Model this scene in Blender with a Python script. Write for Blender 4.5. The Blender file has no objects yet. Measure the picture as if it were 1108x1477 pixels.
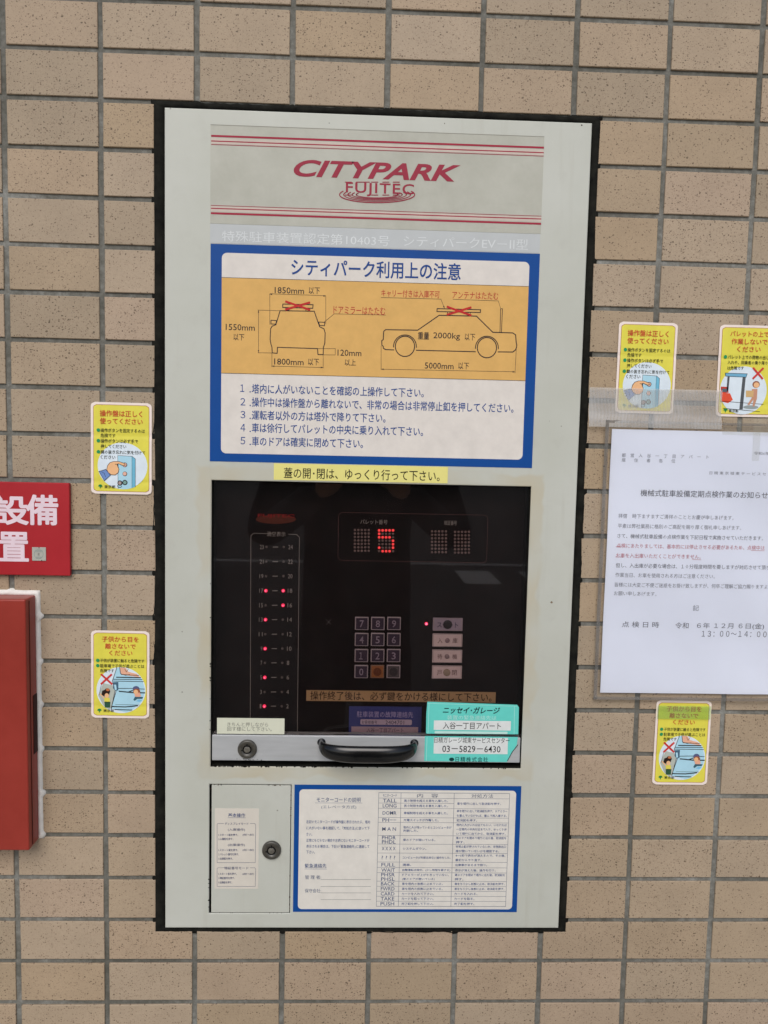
import bpy, bmesh, math, random
from mathutils import Vector, Euler, noise as mn

# ------------------------------------------------------------------ camera, world, sun, exposure
scn = bpy.context.scene
CAM = Vector((-0.02376, -0.86209, 0.09307)); ROT = (1.489225, -0.02196, -0.03313)
FPX, PW, PH = 1130.0, 1108.0, 1477.0
cd = bpy.data.cameras.new('camera'); cam = bpy.data.objects.new('camera', cd)
scn.collection.objects.link(cam); scn.camera = cam
cam.location = CAM; cam.rotation_euler = ROT
cd.sensor_fit = 'VERTICAL'; cd.sensor_height = 36; cd.lens = FPX / PH * 36
cd.clip_start = 0.01; cd.clip_end = 2000
w = bpy.data.worlds.new('World'); scn.world = w; w.use_nodes = True
nt = w.node_tree; bg = nt.nodes['Background']
sky = nt.nodes.new('ShaderNodeTexSky'); sky.sky_type = 'NISHITA'; sky.sun_disc = False
SUN_EL, SUN_AZ = math.radians(42), math.radians(188)      # azimuth: where the sun stands (south = towards the viewer's side)
sky.sun_elevation = SUN_EL; sky.sun_rotation = SUN_AZ
sky.air_density = 0.8; sky.dust_density = 2.0; sky.ozone_density = 0.6
nt.links.new(sky.outputs[0], bg.inputs[0]); bg.inputs[1].default_value = 0.09
sl = bpy.data.lights.new('sun', 'SUN'); sun = bpy.data.objects.new('sun', sl); scn.collection.objects.link(sun)
sl.energy = 1.3; sl.angle = math.radians(40); sl.color = (1.0, 0.975, 0.94)
sdir = Vector((math.sin(SUN_AZ) * math.cos(SUN_EL), math.cos(SUN_AZ) * math.cos(SUN_EL), math.sin(SUN_EL)))
sun.rotation_euler = sdir.to_track_quat('Z', 'Y').to_euler(); sun.location = sdir * 6
scn.view_settings.view_transform = 'Standard'; scn.view_settings.look = 'None'
scn.view_settings.exposure = 0.46; scn.view_settings.gamma = 1
scn.cycles.max_bounces = 8; scn.cycles.transparent_max_bounces = 12

RM = Euler(ROT, 'XYZ').to_matrix()
def S(u, v, y=0.0):
    """surveyed point of the photograph -> (x, z) in metres on the vertical plane at depth y (fitted on the 100 x 50 mm tile grid)"""
    d = RM @ Vector(((u - PW / 2) / FPX, -(v - PH / 2) / FPX, -1))
    q = CAM + d * ((y - CAM.y) / d.y)
    return q.x, q.z
random.seed(7)

# ------------------------------------------------------------------ materials
def lin(c):
    c /= 255.0
    return c / 12.92 if c <= 0.04045 else ((c + 0.055) / 1.055) ** 2.4
def L3(rgb): return tuple(lin(c) for c in rgb)
_m = {}
def new_mat(name):
    m = bpy.data.materials.new(name); m.use_nodes = True
    n = m.node_tree.nodes; return m, n, m.node_tree.links, n['Principled BSDF']
def ink(rgb, rough=0.5, var=0.06, scale=60, spec=0.2):
    """flat colour with faint uneven grain; rgb as the eye reads it (0-255)"""
    key = (tuple(rgb), rough, var, scale, spec)
    if key in _m: return _m[key]
    m, n, l, b = new_mat('print_%d_%d_%d' % tuple(rgb))
    tc = n.new('ShaderNodeTexCoord'); no = n.new('ShaderNodeTexNoise')
    no.inputs['Scale'].default_value = scale; no.inputs['Detail'].default_value = 5; no.inputs['Roughness'].default_value = 0.65
    mr = n.new('ShaderNodeMapRange'); mr.inputs[1].default_value = 0.3; mr.inputs[2].default_value = 0.7
    mr.inputs[3].default_value = 1 - var; mr.inputs[4].default_value = 1 + var
    vm = n.new('ShaderNodeVectorMath'); vm.operation = 'SCALE'; vm.inputs[0].default_value = L3(rgb)
    l.new(tc.outputs['Object'], no.inputs['Vector']); l.new(no.outputs['Fac'], mr.inputs[0])
    l.new(mr.outputs[0], vm.inputs['Scale']); l.new(vm.outputs[0], b.inputs['Base Color'])
    b.inputs['Roughness'].default_value = rough; b.inputs['Specular IOR Level'].default_value = spec
    _m[key] = m; return m

def tile_mat():
    m, n, l, b = new_mat('glazed_tile')
    def N(t, **k):
        x = n.new(t)
        for a, v in k.items(): setattr(x, a, v)
        return x
    def M(op, a, c, clamp=False):
        x = N('ShaderNodeMath', operation=op, use_clamp=clamp)
        for i, q in enumerate((a, c)):
            if hasattr(q, 'is_output'): l.new(q, x.inputs[i])
            else: x.inputs[i].default_value = q
        return x.outputs[0]
    geo = N('ShaderNodeNewGeometry'); oi = N('ShaderNodeObjectInfo')
    rnd = M('FRACT', M('ADD', oi.outputs['Random'], geo.outputs['Random Per Island']), 0)
    pos = geo.outputs['Position']
    sx_ = N('ShaderNodeSeparateXYZ'); l.new(pos, sx_.inputs[0]); cb_ = N('ShaderNodeCombineXYZ'); l.new(sx_.outputs[0], cb_.inputs[0]); l.new(sx_.outputs[2], cb_.inputs[1])
    pos2 = cb_.outputs[0]
    cr = N('ShaderNodeValToRGB'); e = cr.color_ramp.elements
    e[0].position = 0; e[0].color = (.338, .266, .184, 1); e[1].position = 1; e[1].color = (.375, .280, .176, 1)
    for p_, c_ in ((.25, (.398, .312, .222, 1)), (.5, (.362, .276, .182, 1)), (.75, (.402, .306, .220, 1))):
        q = e.new(p_); q.color = c_
    l.new(rnd, cr.inputs[0])
    base = cr.outputs[0]
    cloud = N('ShaderNodeTexNoise'); cloud.inputs['Scale'].default_value = 22; cloud.inputs['Detail'].default_value = 3
    l.new(pos, cloud.inputs['Vector'])
    grain = N('ShaderNodeTexNoise'); grain.inputs['Scale'].default_value = 1300; grain.inputs['Detail'].default_value = 2
    l.new(pos, grain.inputs['Vector'])
    g2 = N('ShaderNodeTexNoise'); g2.inputs['Scale'].default_value = 420; g2.inputs['Detail'].default_value = 3
    l.new(pos, g2.inputs['Vector'])
    s = M('ADD', M('MULTIPLY', cloud.outputs['Fac'], .28), M('MULTIPLY', grain.outputs['Fac'], .34))
    s = M('ADD', s, M('MULTIPLY', g2.outputs['Fac'], .22))
    s = M('ADD', s, .58)
    vs = N('ShaderNodeVectorMath', operation='SCALE'); l.new(base, vs.inputs[0]); l.new(s, vs.inputs['Scale'])
    col = vs.outputs[0]
    # iron specks: small dark-brown flecks, more of them low on the wall, density differs from tile to tile
    for sc, rad, dens, dark in ((300, .34, .83, (.072, .048, .028, 1)), (190, .25, .91, (.060, .040, .024, 1)), (430, .40, .74, (.15, .10, .062, 1)), (700, .42, .70, (.20, .14, .09, 1))):
        mp = N('ShaderNodeMapping'); mp.inputs['Scale'].default_value = (1, 1.2, 1); mp.inputs['Location'].default_value = (sc * .013, sc * .007, 0)
        l.new(pos2, mp.inputs[0])
        dn = N('ShaderNodeTexNoise'); dn.inputs['Scale'].default_value = 260
        l.new(pos, dn.inputs['Vector'])
        av = N('ShaderNodeVectorMath', operation='MULTIPLY_ADD'); l.new(dn.outputs['Color'], av.inputs[0])
        av.inputs[1].default_value = (.0035,) * 3; l.new(mp.outputs[0], av.inputs[2])
        vo = N('ShaderNodeTexVoronoi', voronoi_dimensions='2D'); vo.inputs['Scale'].default_value = sc; l.new(av.outputs[0], vo.inputs['Vector'])
        sp = N('ShaderNodeSeparateColor'); l.new(vo.outputs['Color'], sp.inputs[0])
        thr = M('ADD', dens, M('MULTIPLY', M('FRACT', M('MULTIPLY', rnd, 7.3), 0), .13))
        on = M('GREATER_THAN', sp.outputs[0], thr)
        r_ = M('MULTIPLY', M('ADD', M('MULTIPLY', sp.outputs[1], .75), .25), rad)
        ins = M('MULTIPLY', M('SUBTRACT', r_, vo.outputs['Distance']), 14, True)
        fac = M('MULTIPLY', M('MULTIPLY', on, ins), .80)
        mx = N('ShaderNodeMix', data_type='RGBA'); l.new(fac, mx.inputs[0]); l.new(col, mx.inputs[6]); mx.inputs[7].default_value = dark
        col = mx.outputs[2]
    l.new(col, b.inputs['Base Color'])
    b.inputs['Roughness'].default_value = .62; b.inputs['Specular IOR Level'].default_value = .3
    bp = N('ShaderNodeBump'); bp.inputs['Strength'].default_value = .25; bp.inputs['Distance'].default_value = .0006
    l.new(g2.outputs['Fac'], bp.inputs['Height']); l.new(bp.outputs[0], b.inputs['Normal'])
    return m

def rough_mat(name, c1, c2, scale, rough=.9, bump=.4, dist=.001, detail=6, lo=.35, hi=.65, spec=.3):
    m, n, l, b = new_mat(name)
    g = n.new('ShaderNodeNewGeometry'); no = n.new('ShaderNodeTexNoise'); no.inputs['Scale'].default_value = scale; no.inputs['Detail'].default_value = detail
    no.inputs['Roughness'].default_value = .7
    l.new(g.outputs['Position'], no.inputs['Vector'])
    cr = n.new('ShaderNodeValToRGB'); cr.color_ramp.elements[0].color = (*L3(c1), 1); cr.color_ramp.elements[1].color = (*L3(c2), 1)
    cr.color_ramp.elements[0].position = lo; cr.color_ramp.elements[1].position = hi
    l.new(no.outputs['Fac'], cr.inputs[0]); l.new(cr.outputs[0], b.inputs['Base Color'])
    bp = n.new('ShaderNodeBump'); bp.inputs['Strength'].default_value = bump; bp.inputs['Distance'].default_value = dist
    l.new(no.outputs['Fac'], bp.inputs['Height']); l.new(bp.outputs[0], b.inputs['Normal'])
    b.inputs['Roughness'].default_value = rough; b.inputs['Specular IOR Level'].default_value = spec
    return m

def grout_mat():
    m, n, l, b = new_mat('cement_joint')
    g = n.new('ShaderNodeNewGeometry')
    a = n.new('ShaderNodeTexNoise'); a.inputs['Scale'].default_value = 9; a.inputs['Detail'].default_value = 4
    c = n.new('ShaderNodeTexNoise'); c.inputs['Scale'].default_value = 150; c.inputs['Detail'].default_value = 6; c.inputs['Roughness'].default_value = .75
    l.new(g.outputs['Position'], a.inputs[0]); l.new(g.outputs['Position'], c.inputs[0])
    ad = n.new('ShaderNodeMath'); ad.operation = 'ADD'; l.new(a.outputs['Fac'], ad.inputs[0]); l.new(c.outputs['Fac'], ad.inputs[1])
    cr = n.new('ShaderNodeValToRGB'); e = cr.color_ramp.elements
    e[0].position = .38; e[0].color = (*L3((84, 83, 75)), 1); e[1].position = .68; e[1].color = (*L3((150, 151, 146)), 1)
    q = e.new(.52); q.color = (*L3((111, 110, 103)), 1)
    hf = n.new('ShaderNodeMath'); hf.operation = 'MULTIPLY'; hf.inputs[1].default_value = .5
    l.new(ad.outputs[0], hf.inputs[0]); l.new(hf.outputs[0], cr.inputs[0]); l.new(cr.outputs[0], b.inputs['Base Color'])
    bp = n.new('ShaderNodeBump'); bp.inputs['Strength'].default_value = .6; bp.inputs['Distance'].default_value = .001
    l.new(c.outputs['Fac'], bp.inputs['Height']); l.new(bp.outputs[0], b.inputs['Normal'])
    b.inputs['Roughness'].default_value = .95
    return m

def plate_mat(name='aged_cream_paint', window=True):
    """cream-grey enamel: faint clouding, dust specks, yellowed smears round the cover opening"""
    m, n, l, b = new_mat(name)
    g = n.new('ShaderNodeNewGeometry'); pos = g.outputs['Position']
    def noise(sc, det=4, ro=.6):
        x = n.new('ShaderNodeTexNoise'); x.inputs['Scale'].default_value = sc; x.inputs['Detail'].default_value = det; x.inputs['Roughness'].default_value = ro
        l.new(pos, x.inputs['Vector']); return x.outputs['Fac']
    def M(op, a, c, clamp=False):
        x = n.new('ShaderNodeMath'); x.operation = op; x.use_clamp = clamp
        for i, q in enumerate((a, c)):
            if hasattr(q, 'is_output'): l.new(q, x.inputs[i])
            else: x.inputs[i].default_value = q
        return x.outputs[0]
    def mix(f, a, c):
        x = n.new('ShaderNodeMix'); x.data_type = 'RGBA'
        l.new(f, x.inputs[0])
        for i, q in ((6, a), (7, c)):
            if hasattr(q, 'is_output'): l.new(q, x.inputs[i])
            else: x.inputs[i].default_value = (*L3(q), 1)
        return x.outputs[2]
    col = mix(M('MULTIPLY', M('SUBTRACT', noise(7, 5), .38), 3.2, True), (184, 186, 175), (192, 194, 185))
    col = mix(M('MULTIPLY', M('SUBTRACT', noise(34, 4), .56), 1.6, True), col, (172, 172, 162))
    mpz = n.new('ShaderNodeMapping'); mpz.inputs['Scale'].default_value = (1, 1, .06); l.new(pos, mpz.inputs[0])
    st = n.new('ShaderNodeTexNoise'); st.inputs['Scale'].default_value = 110; st.inputs['Detail'].default_value = 3; l.new(mpz.outputs[0], st.inputs['Vector'])
    col = mix(M('MULTIPLY', M('MULTIPLY', M('SUBTRACT', st.outputs['Fac'], .58), 3.5, True), M('MULTIPLY', M('SUBTRACT', noise(6, 2), .42), 2.2, True)), col, (160, 156, 140))
    if window:
        sp = n.new('ShaderNodeSeparateXYZ'); l.new(pos, sp.inputs[0])
        x0, x1, z0, z1 = -.183, .169, -.268, .054
        wob = M('MULTIPLY', M('SUBTRACT', noise(22, 2), .5), .030)
        dx = M('MAXIMUM', M('SUBTRACT', x0, sp.outputs[0]), M('SUBTRACT', sp.outputs[0], x1))
        dz = M('MAXIMUM', M('SUBTRACT', z0, sp.outputs[2]), M('SUBTRACT', sp.outputs[2], z1))
        d = M('ADD', M('MAXIMUM', dx, dz), wob)
        stain = M('MULTIPLY', M('SUBTRACT', .015, d), 260, True)
        stain = M('MULTIPLY', stain, M('MULTIPLY', M('SUBTRACT', noise(11, 2), .35), 3.0, True))
        col = mix(M('MULTIPLY', stain, .9), col, (184, 176, 152))
    sp2 = n.new('ShaderNodeTexVoronoi'); sp2.inputs['Scale'].default_value = 75; l.new(pos, sp2.inputs['Vector'])
    sc2 = n.new('ShaderNodeSeparateColor'); l.new(sp2.outputs['Color'], sc2.inputs[0])
    dot = M('MULTIPLY', M('GREATER_THAN', sc2.outputs[0], .93), M('LESS_THAN', sp2.outputs['Distance'], M('MULTIPLY', sc2.outputs[1], .09)))
    col = mix(M('MULTIPLY', dot, .55), col, (90, 84, 74))
    l.new(col, b.inputs['Base Color']); b.inputs['Roughness'].default_value = .42; b.inputs['Specular IOR Level'].default_value = .35
    bp = n.new('ShaderNodeBump'); bp.inputs['Strength'].default_value = .12; bp.inputs['Distance'].default_value = .002
    l.new(noise(26, 2), bp.inputs['Height']); l.new(bp.outputs[0], b.inputs['Normal'])
    return m

def clear_mat(name, tint, rough, haze=0.0, hazecol=(1, 1, 1), ior=1.49, ribs=0):
    """thin clear sheet: straight-through light with a tint, a Fresnel gloss and some milky haze"""
    m = bpy.data.materials.new(name); m.use_nodes = True
    n, l = m.node_tree.nodes, m.node_tree.links; n.clear()
    out = n.new('ShaderNodeOutputMaterial'); tr = n.new('ShaderNodeBsdfTransparent'); tr.inputs[0].default_value = (*tint, 1)
    gl = n.new('ShaderNodeBsdfGlossy'); gl.inputs['Roughness'].default_value = rough
    fr = n.new('ShaderNodeFresnel'); fr.inputs[0].default_value = ior
    df = n.new('ShaderNodeBsdfDiffuse'); df.inputs[0].default_value = (*hazecol, 1)
    m1 = n.new('ShaderNodeMixShader'); m1.inputs[0].default_value = haze
    g = n.new('ShaderNodeNewGeometry'); no = n.new('ShaderNodeTexNoise'); no.inputs['Scale'].default_value = 25; no.inputs['Detail'].default_value = 5
    l.new(g.outputs['Position'], no.inputs['Vector'])
    mr = n.new('ShaderNodeMapRange'); mr.inputs[1].default_value = .3; mr.inputs[2].default_value = .7
    mr.inputs[3].default_value = haze * .6; mr.inputs[4].default_value = haze * 1.4
    l.new(no.outputs['Fac'], mr.inputs[0]); f = mr.outputs[0]
    if ribs:
        wv = n.new('ShaderNodeTexWave'); wv.bands_direction = 'X'; wv.inputs['Scale'].default_value = ribs; wv.inputs['Distortion'].default_value = .6; wv.inputs['Detail'].default_value = 1
        l.new(g.outputs['Position'], wv.inputs['Vector'])
        mu = n.new('ShaderNodeMath'); mu.operation = 'MULTIPLY_ADD'; mu.inputs[1].default_value = haze * .9
        l.new(wv.outputs['Fac'], mu.inputs[0]); l.new(f, mu.inputs[2]); f = mu.outputs[0]
    l.new(f, m1.inputs[0])
    l.new(tr.outputs[0], m1.inputs[1]); l.new(df.outputs[0], m1.inputs[2])
    m2 = n.new('ShaderNodeMixShader'); l.new(fr.outputs[0], m2.inputs[0]); l.new(m1.outputs[0], m2.inputs[1]); l.new(gl.outputs[0], m2.inputs[2])
    l.new(m2.outputs[0], out.inputs[0])
    return m

def emit_mat(name, col, strength, base=(.3, .02, .03)):
    m, n, l, b = new_mat(name)
    b.inputs['Base Color'].default_value = (*base, 1); b.inputs['Emission Color'].default_value = (*col, 1); b.inputs['Emission Strength'].default_value = strength
    b.inputs['Roughness'].default_value = .3
    return m

def metal_mat(name, c, rough, streak=120):
    m, n, l, b = new_mat(name)
    g = n.new('ShaderNodeNewGeometry'); mp = n.new('ShaderNodeMapping'); mp.inputs['Scale'].default_value = (.15, 1, 1)
    no = n.new('ShaderNodeTexNoise'); no.inputs['Scale'].default_value = streak; no.inputs['Detail'].default_value = 6
    l.new(g.outputs['Position'], mp.inputs[0]); l.new(mp.outputs[0], no.inputs['Vector'])
    mr = n.new('ShaderNodeMapRange'); mr.inputs[3].default_value = .75; mr.inputs[4].default_value = 1.2
    l.new(no.outputs['Fac'], mr.inputs[0])
    vm = n.new('ShaderNodeVectorMath'); vm.operation = 'SCALE'; vm.inputs[0].default_value = c; l.new(mr.outputs[0], vm.inputs['Scale'])
    l.new(vm.outputs[0], b.inputs['Base Color'])
    b.inputs['Metallic'].default_value = .3; b.inputs['Roughness'].default_value = rough
    return m

M_TILE = tile_mat(); M_GROUT = grout_mat()
M_PLATE = plate_mat(); M_DOOR = plate_mat('aged_cream_door_paint', False)
M_SEAL = rough_mat('black_sealant', (16, 16, 14), (36, 36, 31), 60, .85, .5, .001, spec=.12)
M_WSEAL = rough_mat('white_sealant', (214, 211, 204), (232, 229, 222), 90, .6, .5, .001)
M_RED = rough_mat('faded_red_enamel', (138, 48, 38), (152, 56, 46), 10, .34, .05, .0004)
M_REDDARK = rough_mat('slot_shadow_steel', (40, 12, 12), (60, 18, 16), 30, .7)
M_SIGNRED = rough_mat('red_sign_plastic', (160, 28, 36), (172, 36, 44), 8, .45, .03, .0003)
M_SIGNEDGE = rough_mat('red_sign_edge', (96, 22, 26), (120, 30, 32), 50, .5)
M_SMOKE = clear_mat('smoked_acrylic', (.92, .89, .88), .02, 0.002, ior=1.46)
M_FILM = clear_mat('laminate_film', (.995, .995, .995), .25, .02, (.80, .82, .86), ior=1.22)
M_TAPE = clear_mat('ribbed_clear_tape', (.98, .98, .97), .16, .24, (.72, .73, .72), ior=1.3, ribs=200)
M_GTAPE = clear_mat('green_tape', (.82, .97, .72), .3, .18, (.46, .68, .32), ior=1.3)
M_BOARD = rough_mat('black_board', (16, 8, 8), (26, 15, 14), 40, .6, .05, .0005, spec=.1)
M_RAIL = metal_mat('dull_aluminium', (.49, .505, .51), .45)
M_BLACK = rough_mat('black_plastic', (7, 8, 9), (14, 15, 16), 90, .2, .08, .0003, spec=.5)
M_LOCK = rough_mat('dark_lock_metal', (50, 48, 42), (78, 75, 67), 160, .38, .2, .0003, spec=.6)
M_LOCKP = rough_mat('worn_lock_pin', (84, 81, 74), (112, 108, 98), 160, .35, .1, .0003, spec=.6)
M_BLK = rough_mat('lock_groove_black', (6, 6, 6), (12, 12, 11), 90, .6, .1)
M_LEDON = emit_mat('lit_red_led', (1.0, .03, .10), 1.0)
M_LEDCORE = emit_mat('lit_led_core', (1.0, .16, .30), 2.0)
M_MATRIXON = emit_mat('lit_matrix_dot', (1.0, .06, .06), .75)
M_LEDOFF = ink((110, 98, 94), .5)
M_MATRIXOFF = ink((140, 116, 112), .5)

# ------------------------------------------------------------------ builders
COL = scn.collection
ROOT = {}
def root(name, loc, label, cat, group=None, rot=0.0):
    o = bpy.data.objects.new(name, None); COL.objects.link(o); o.location = loc; o.rotation_euler = (0, rot, 0)
    o.empty_display_size = .02
    o['label'] = label; o['category'] = cat
    if group: o['group'] = group
    ROOT[o] = Vector(loc); return o
def link(name, me, parent=None, label=None, kind=None):
    o = bpy.data.objects.new(name, me); COL.objects.link(o)
    if parent is not None:
        o.parent = parent; ROOT[o] = ROOT.get(parent, Vector((0, 0, 0)))
    if label: o['label'] = label
    if kind: o['kind'] = kind
    return o
def finish(name, bm, mats, parent=None, label=None, kind=None, smooth=False, shift=True):
    """mesh built in world coordinates -> object under its thing (origin = the thing's own)"""
    if parent is not None and shift and parent in ROOT:
        bmesh.ops.translate(bm, verts=bm.verts, vec=-ROOT[parent])
    me = bpy.data.meshes.new(name); bm.to_mesh(me); bm.free()
    for m in (mats if isinstance(mats, (list, tuple)) else [mats]): me.materials.append(m)
    if smooth:
        for p in me.polygons: p.use_smooth = True
    return link(name, me, parent, label, kind)
def box(bm, x0, x1, y0, y1, z0, z1, mi=0, bevel=0.0, seg=2):
    r = bmesh.ops.create_cube(bm, size=1)
    vs = r['verts']
    for v in vs:
        v.co = Vector((x0 if v.co.x < 0 else x1, y0 if v.co.y < 0 else y1, z0 if v.co.z < 0 else z1))
    fs = set(f for v in vs for f in v.link_faces)
    for f in fs: f.material_index = mi
    if bevel:
        es = list(set(e for v in vs for e in v.link_edges))
        nb = bmesh.ops.bevel(bm, geom=es, offset=bevel, segments=seg, profile=.6, affect='EDGES')
        for f in nb['faces']: f.material_index = mi
def prism(bm, pts, y0, y1, mi=0):
    """outline in (x, z), front at y0 (towards the viewer), back at y1"""
    a = [bm.verts.new((x, y0, z)) for x, z in pts]; b_ = [bm.verts.new((x, y1, z)) for x, z in pts]
    f = bm.faces.new(a); f.material_index = mi
    n = len(pts)
    for i in range(n):
        q = bm.faces.new((a[i], b_[i], b_[(i + 1) % n], a[(i + 1) % n])); q.material_index = mi
    bmesh.ops.recalc_face_normals(bm, faces=bm.faces)
def rrect(x0, x1, z0, z1, r, n=6):
    pts = []
    for cx, cz, a0 in ((x1 - r, z1 - r, 0), (x0 + r, z1 - r, 90), (x0 + r, z0 + r, 180), (x1 - r, z0 + r, 270)):
        for i in range(n + 1):
            a = math.radians(a0 + 90 * i / n); pts.append((cx + r * math.cos(a), cz + r * math.sin(a)))
    return pts
def lathe(bm, cx, cz, prof, seg=32, mi=0):
    """profile of (radius, y) turned about the y axis; mi may be a list per ring"""
    rings = []
    for r, y in prof:
        rings.append([bm.verts.new((cx + r * math.cos(2 * math.pi * i / seg), y, cz + r * math.sin(2 * math.pi * i / seg))) for i in range(seg)] if r > 1e-6 else [bm.verts.new((cx, y, cz))])
    for k in range(len(rings) - 1):
        a, b_ = rings[k], rings[k + 1]; mm = mi[k] if isinstance(mi, list) else mi
        for i in range(seg):
            j = (i + 1) % seg
            if len(b_) == 1: f = bm.faces.new((a[i], a[j], b_[0]))
            elif len(a) == 1: f = bm.faces.new((a[0], b_[j], b_[i]))
            else: f = bm.faces.new((a[i], a[j], b_[j], b_[i]))
            f.material_index = mm; f.smooth = True
def sweep(bm, path, rad, seg=16, up=Vector((0, 0, 1)), mi=0):
    n = len(path); rings = []
    for i, p in enumerate(path):
        t = (path[min(i + 1, n - 1)] - path[max(i - 1, 0)]).normalized()
        s_ = t.cross(up).normalized(); u_ = s_.cross(t).normalized(); ra, rb = rad(i / (n - 1))
        rings.append([bm.verts.new(p + s_ * ra * math.cos(2 * math.pi * k / seg) + u_ * rb * math.sin(2 * math.pi * k / seg)) for k in range(seg)])
    for i in range(n - 1):
        for k in range(seg):
            f = bm.faces.new((rings[i][k], rings[i][(k + 1) % seg], rings[i + 1][(k + 1) % seg], rings[i + 1][k])); f.smooth = True; f.material_index = mi
    for r in (rings[0], rings[-1]): bm.faces.new(r)

def grid_sheet(bm, x0, x1, z0, z1, y, wf, nx, nz, mi=0, slant=0.0):
    V = [[bm.verts.new((x0 + (x1 - x0) * i / nx + slant * ((z0 + (z1 - z0) * j / nz) - z1), y + wf(x0 + (x1 - x0) * i / nx, z0 + (z1 - z0) * j / nz), z0 + (z1 - z0) * j / nz)) for i in range(nx + 1)] for j in range(nz + 1)]
    for j in range(nz):
        for i in range(nx):
            f = bm.faces.new((V[j][i], V[j][i + 1], V[j + 1][i + 1], V[j + 1][i])); f.smooth = True; f.material_index = mi
# ---- text: one shared curve, evaluated to a mesh for every string
_tc = bpy.data.curves.new('lettering_source', 'FONT'); _to = bpy.data.objects.new('lettering_source', _tc); COL.objects.link(_to)
_cache = {}
def glyphs(s, bold=0.0, shear=0.0, res=2, space=1.0):
    key = (s, bold, shear, res, space)
    if key in _cache: return _cache[key]
    _tc.body = s; _tc.offset = bold; _tc.shear = shear; _tc.resolution_u = res; _tc.space_character = space; _tc.fill_mode = 'FRONT'
    dg = bpy.context.evaluated_depsgraph_get(); dg.update()
    ev = _to.evaluated_get(dg); me = ev.to_mesh()
    vs = [(v.co.x, v.co.y) for v in me.vertices]; fs = [tuple(p.vertices) for p in me.polygons]
    ev.to_mesh_clear()
    _cache[key] = (vs, fs); return vs, fs

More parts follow.
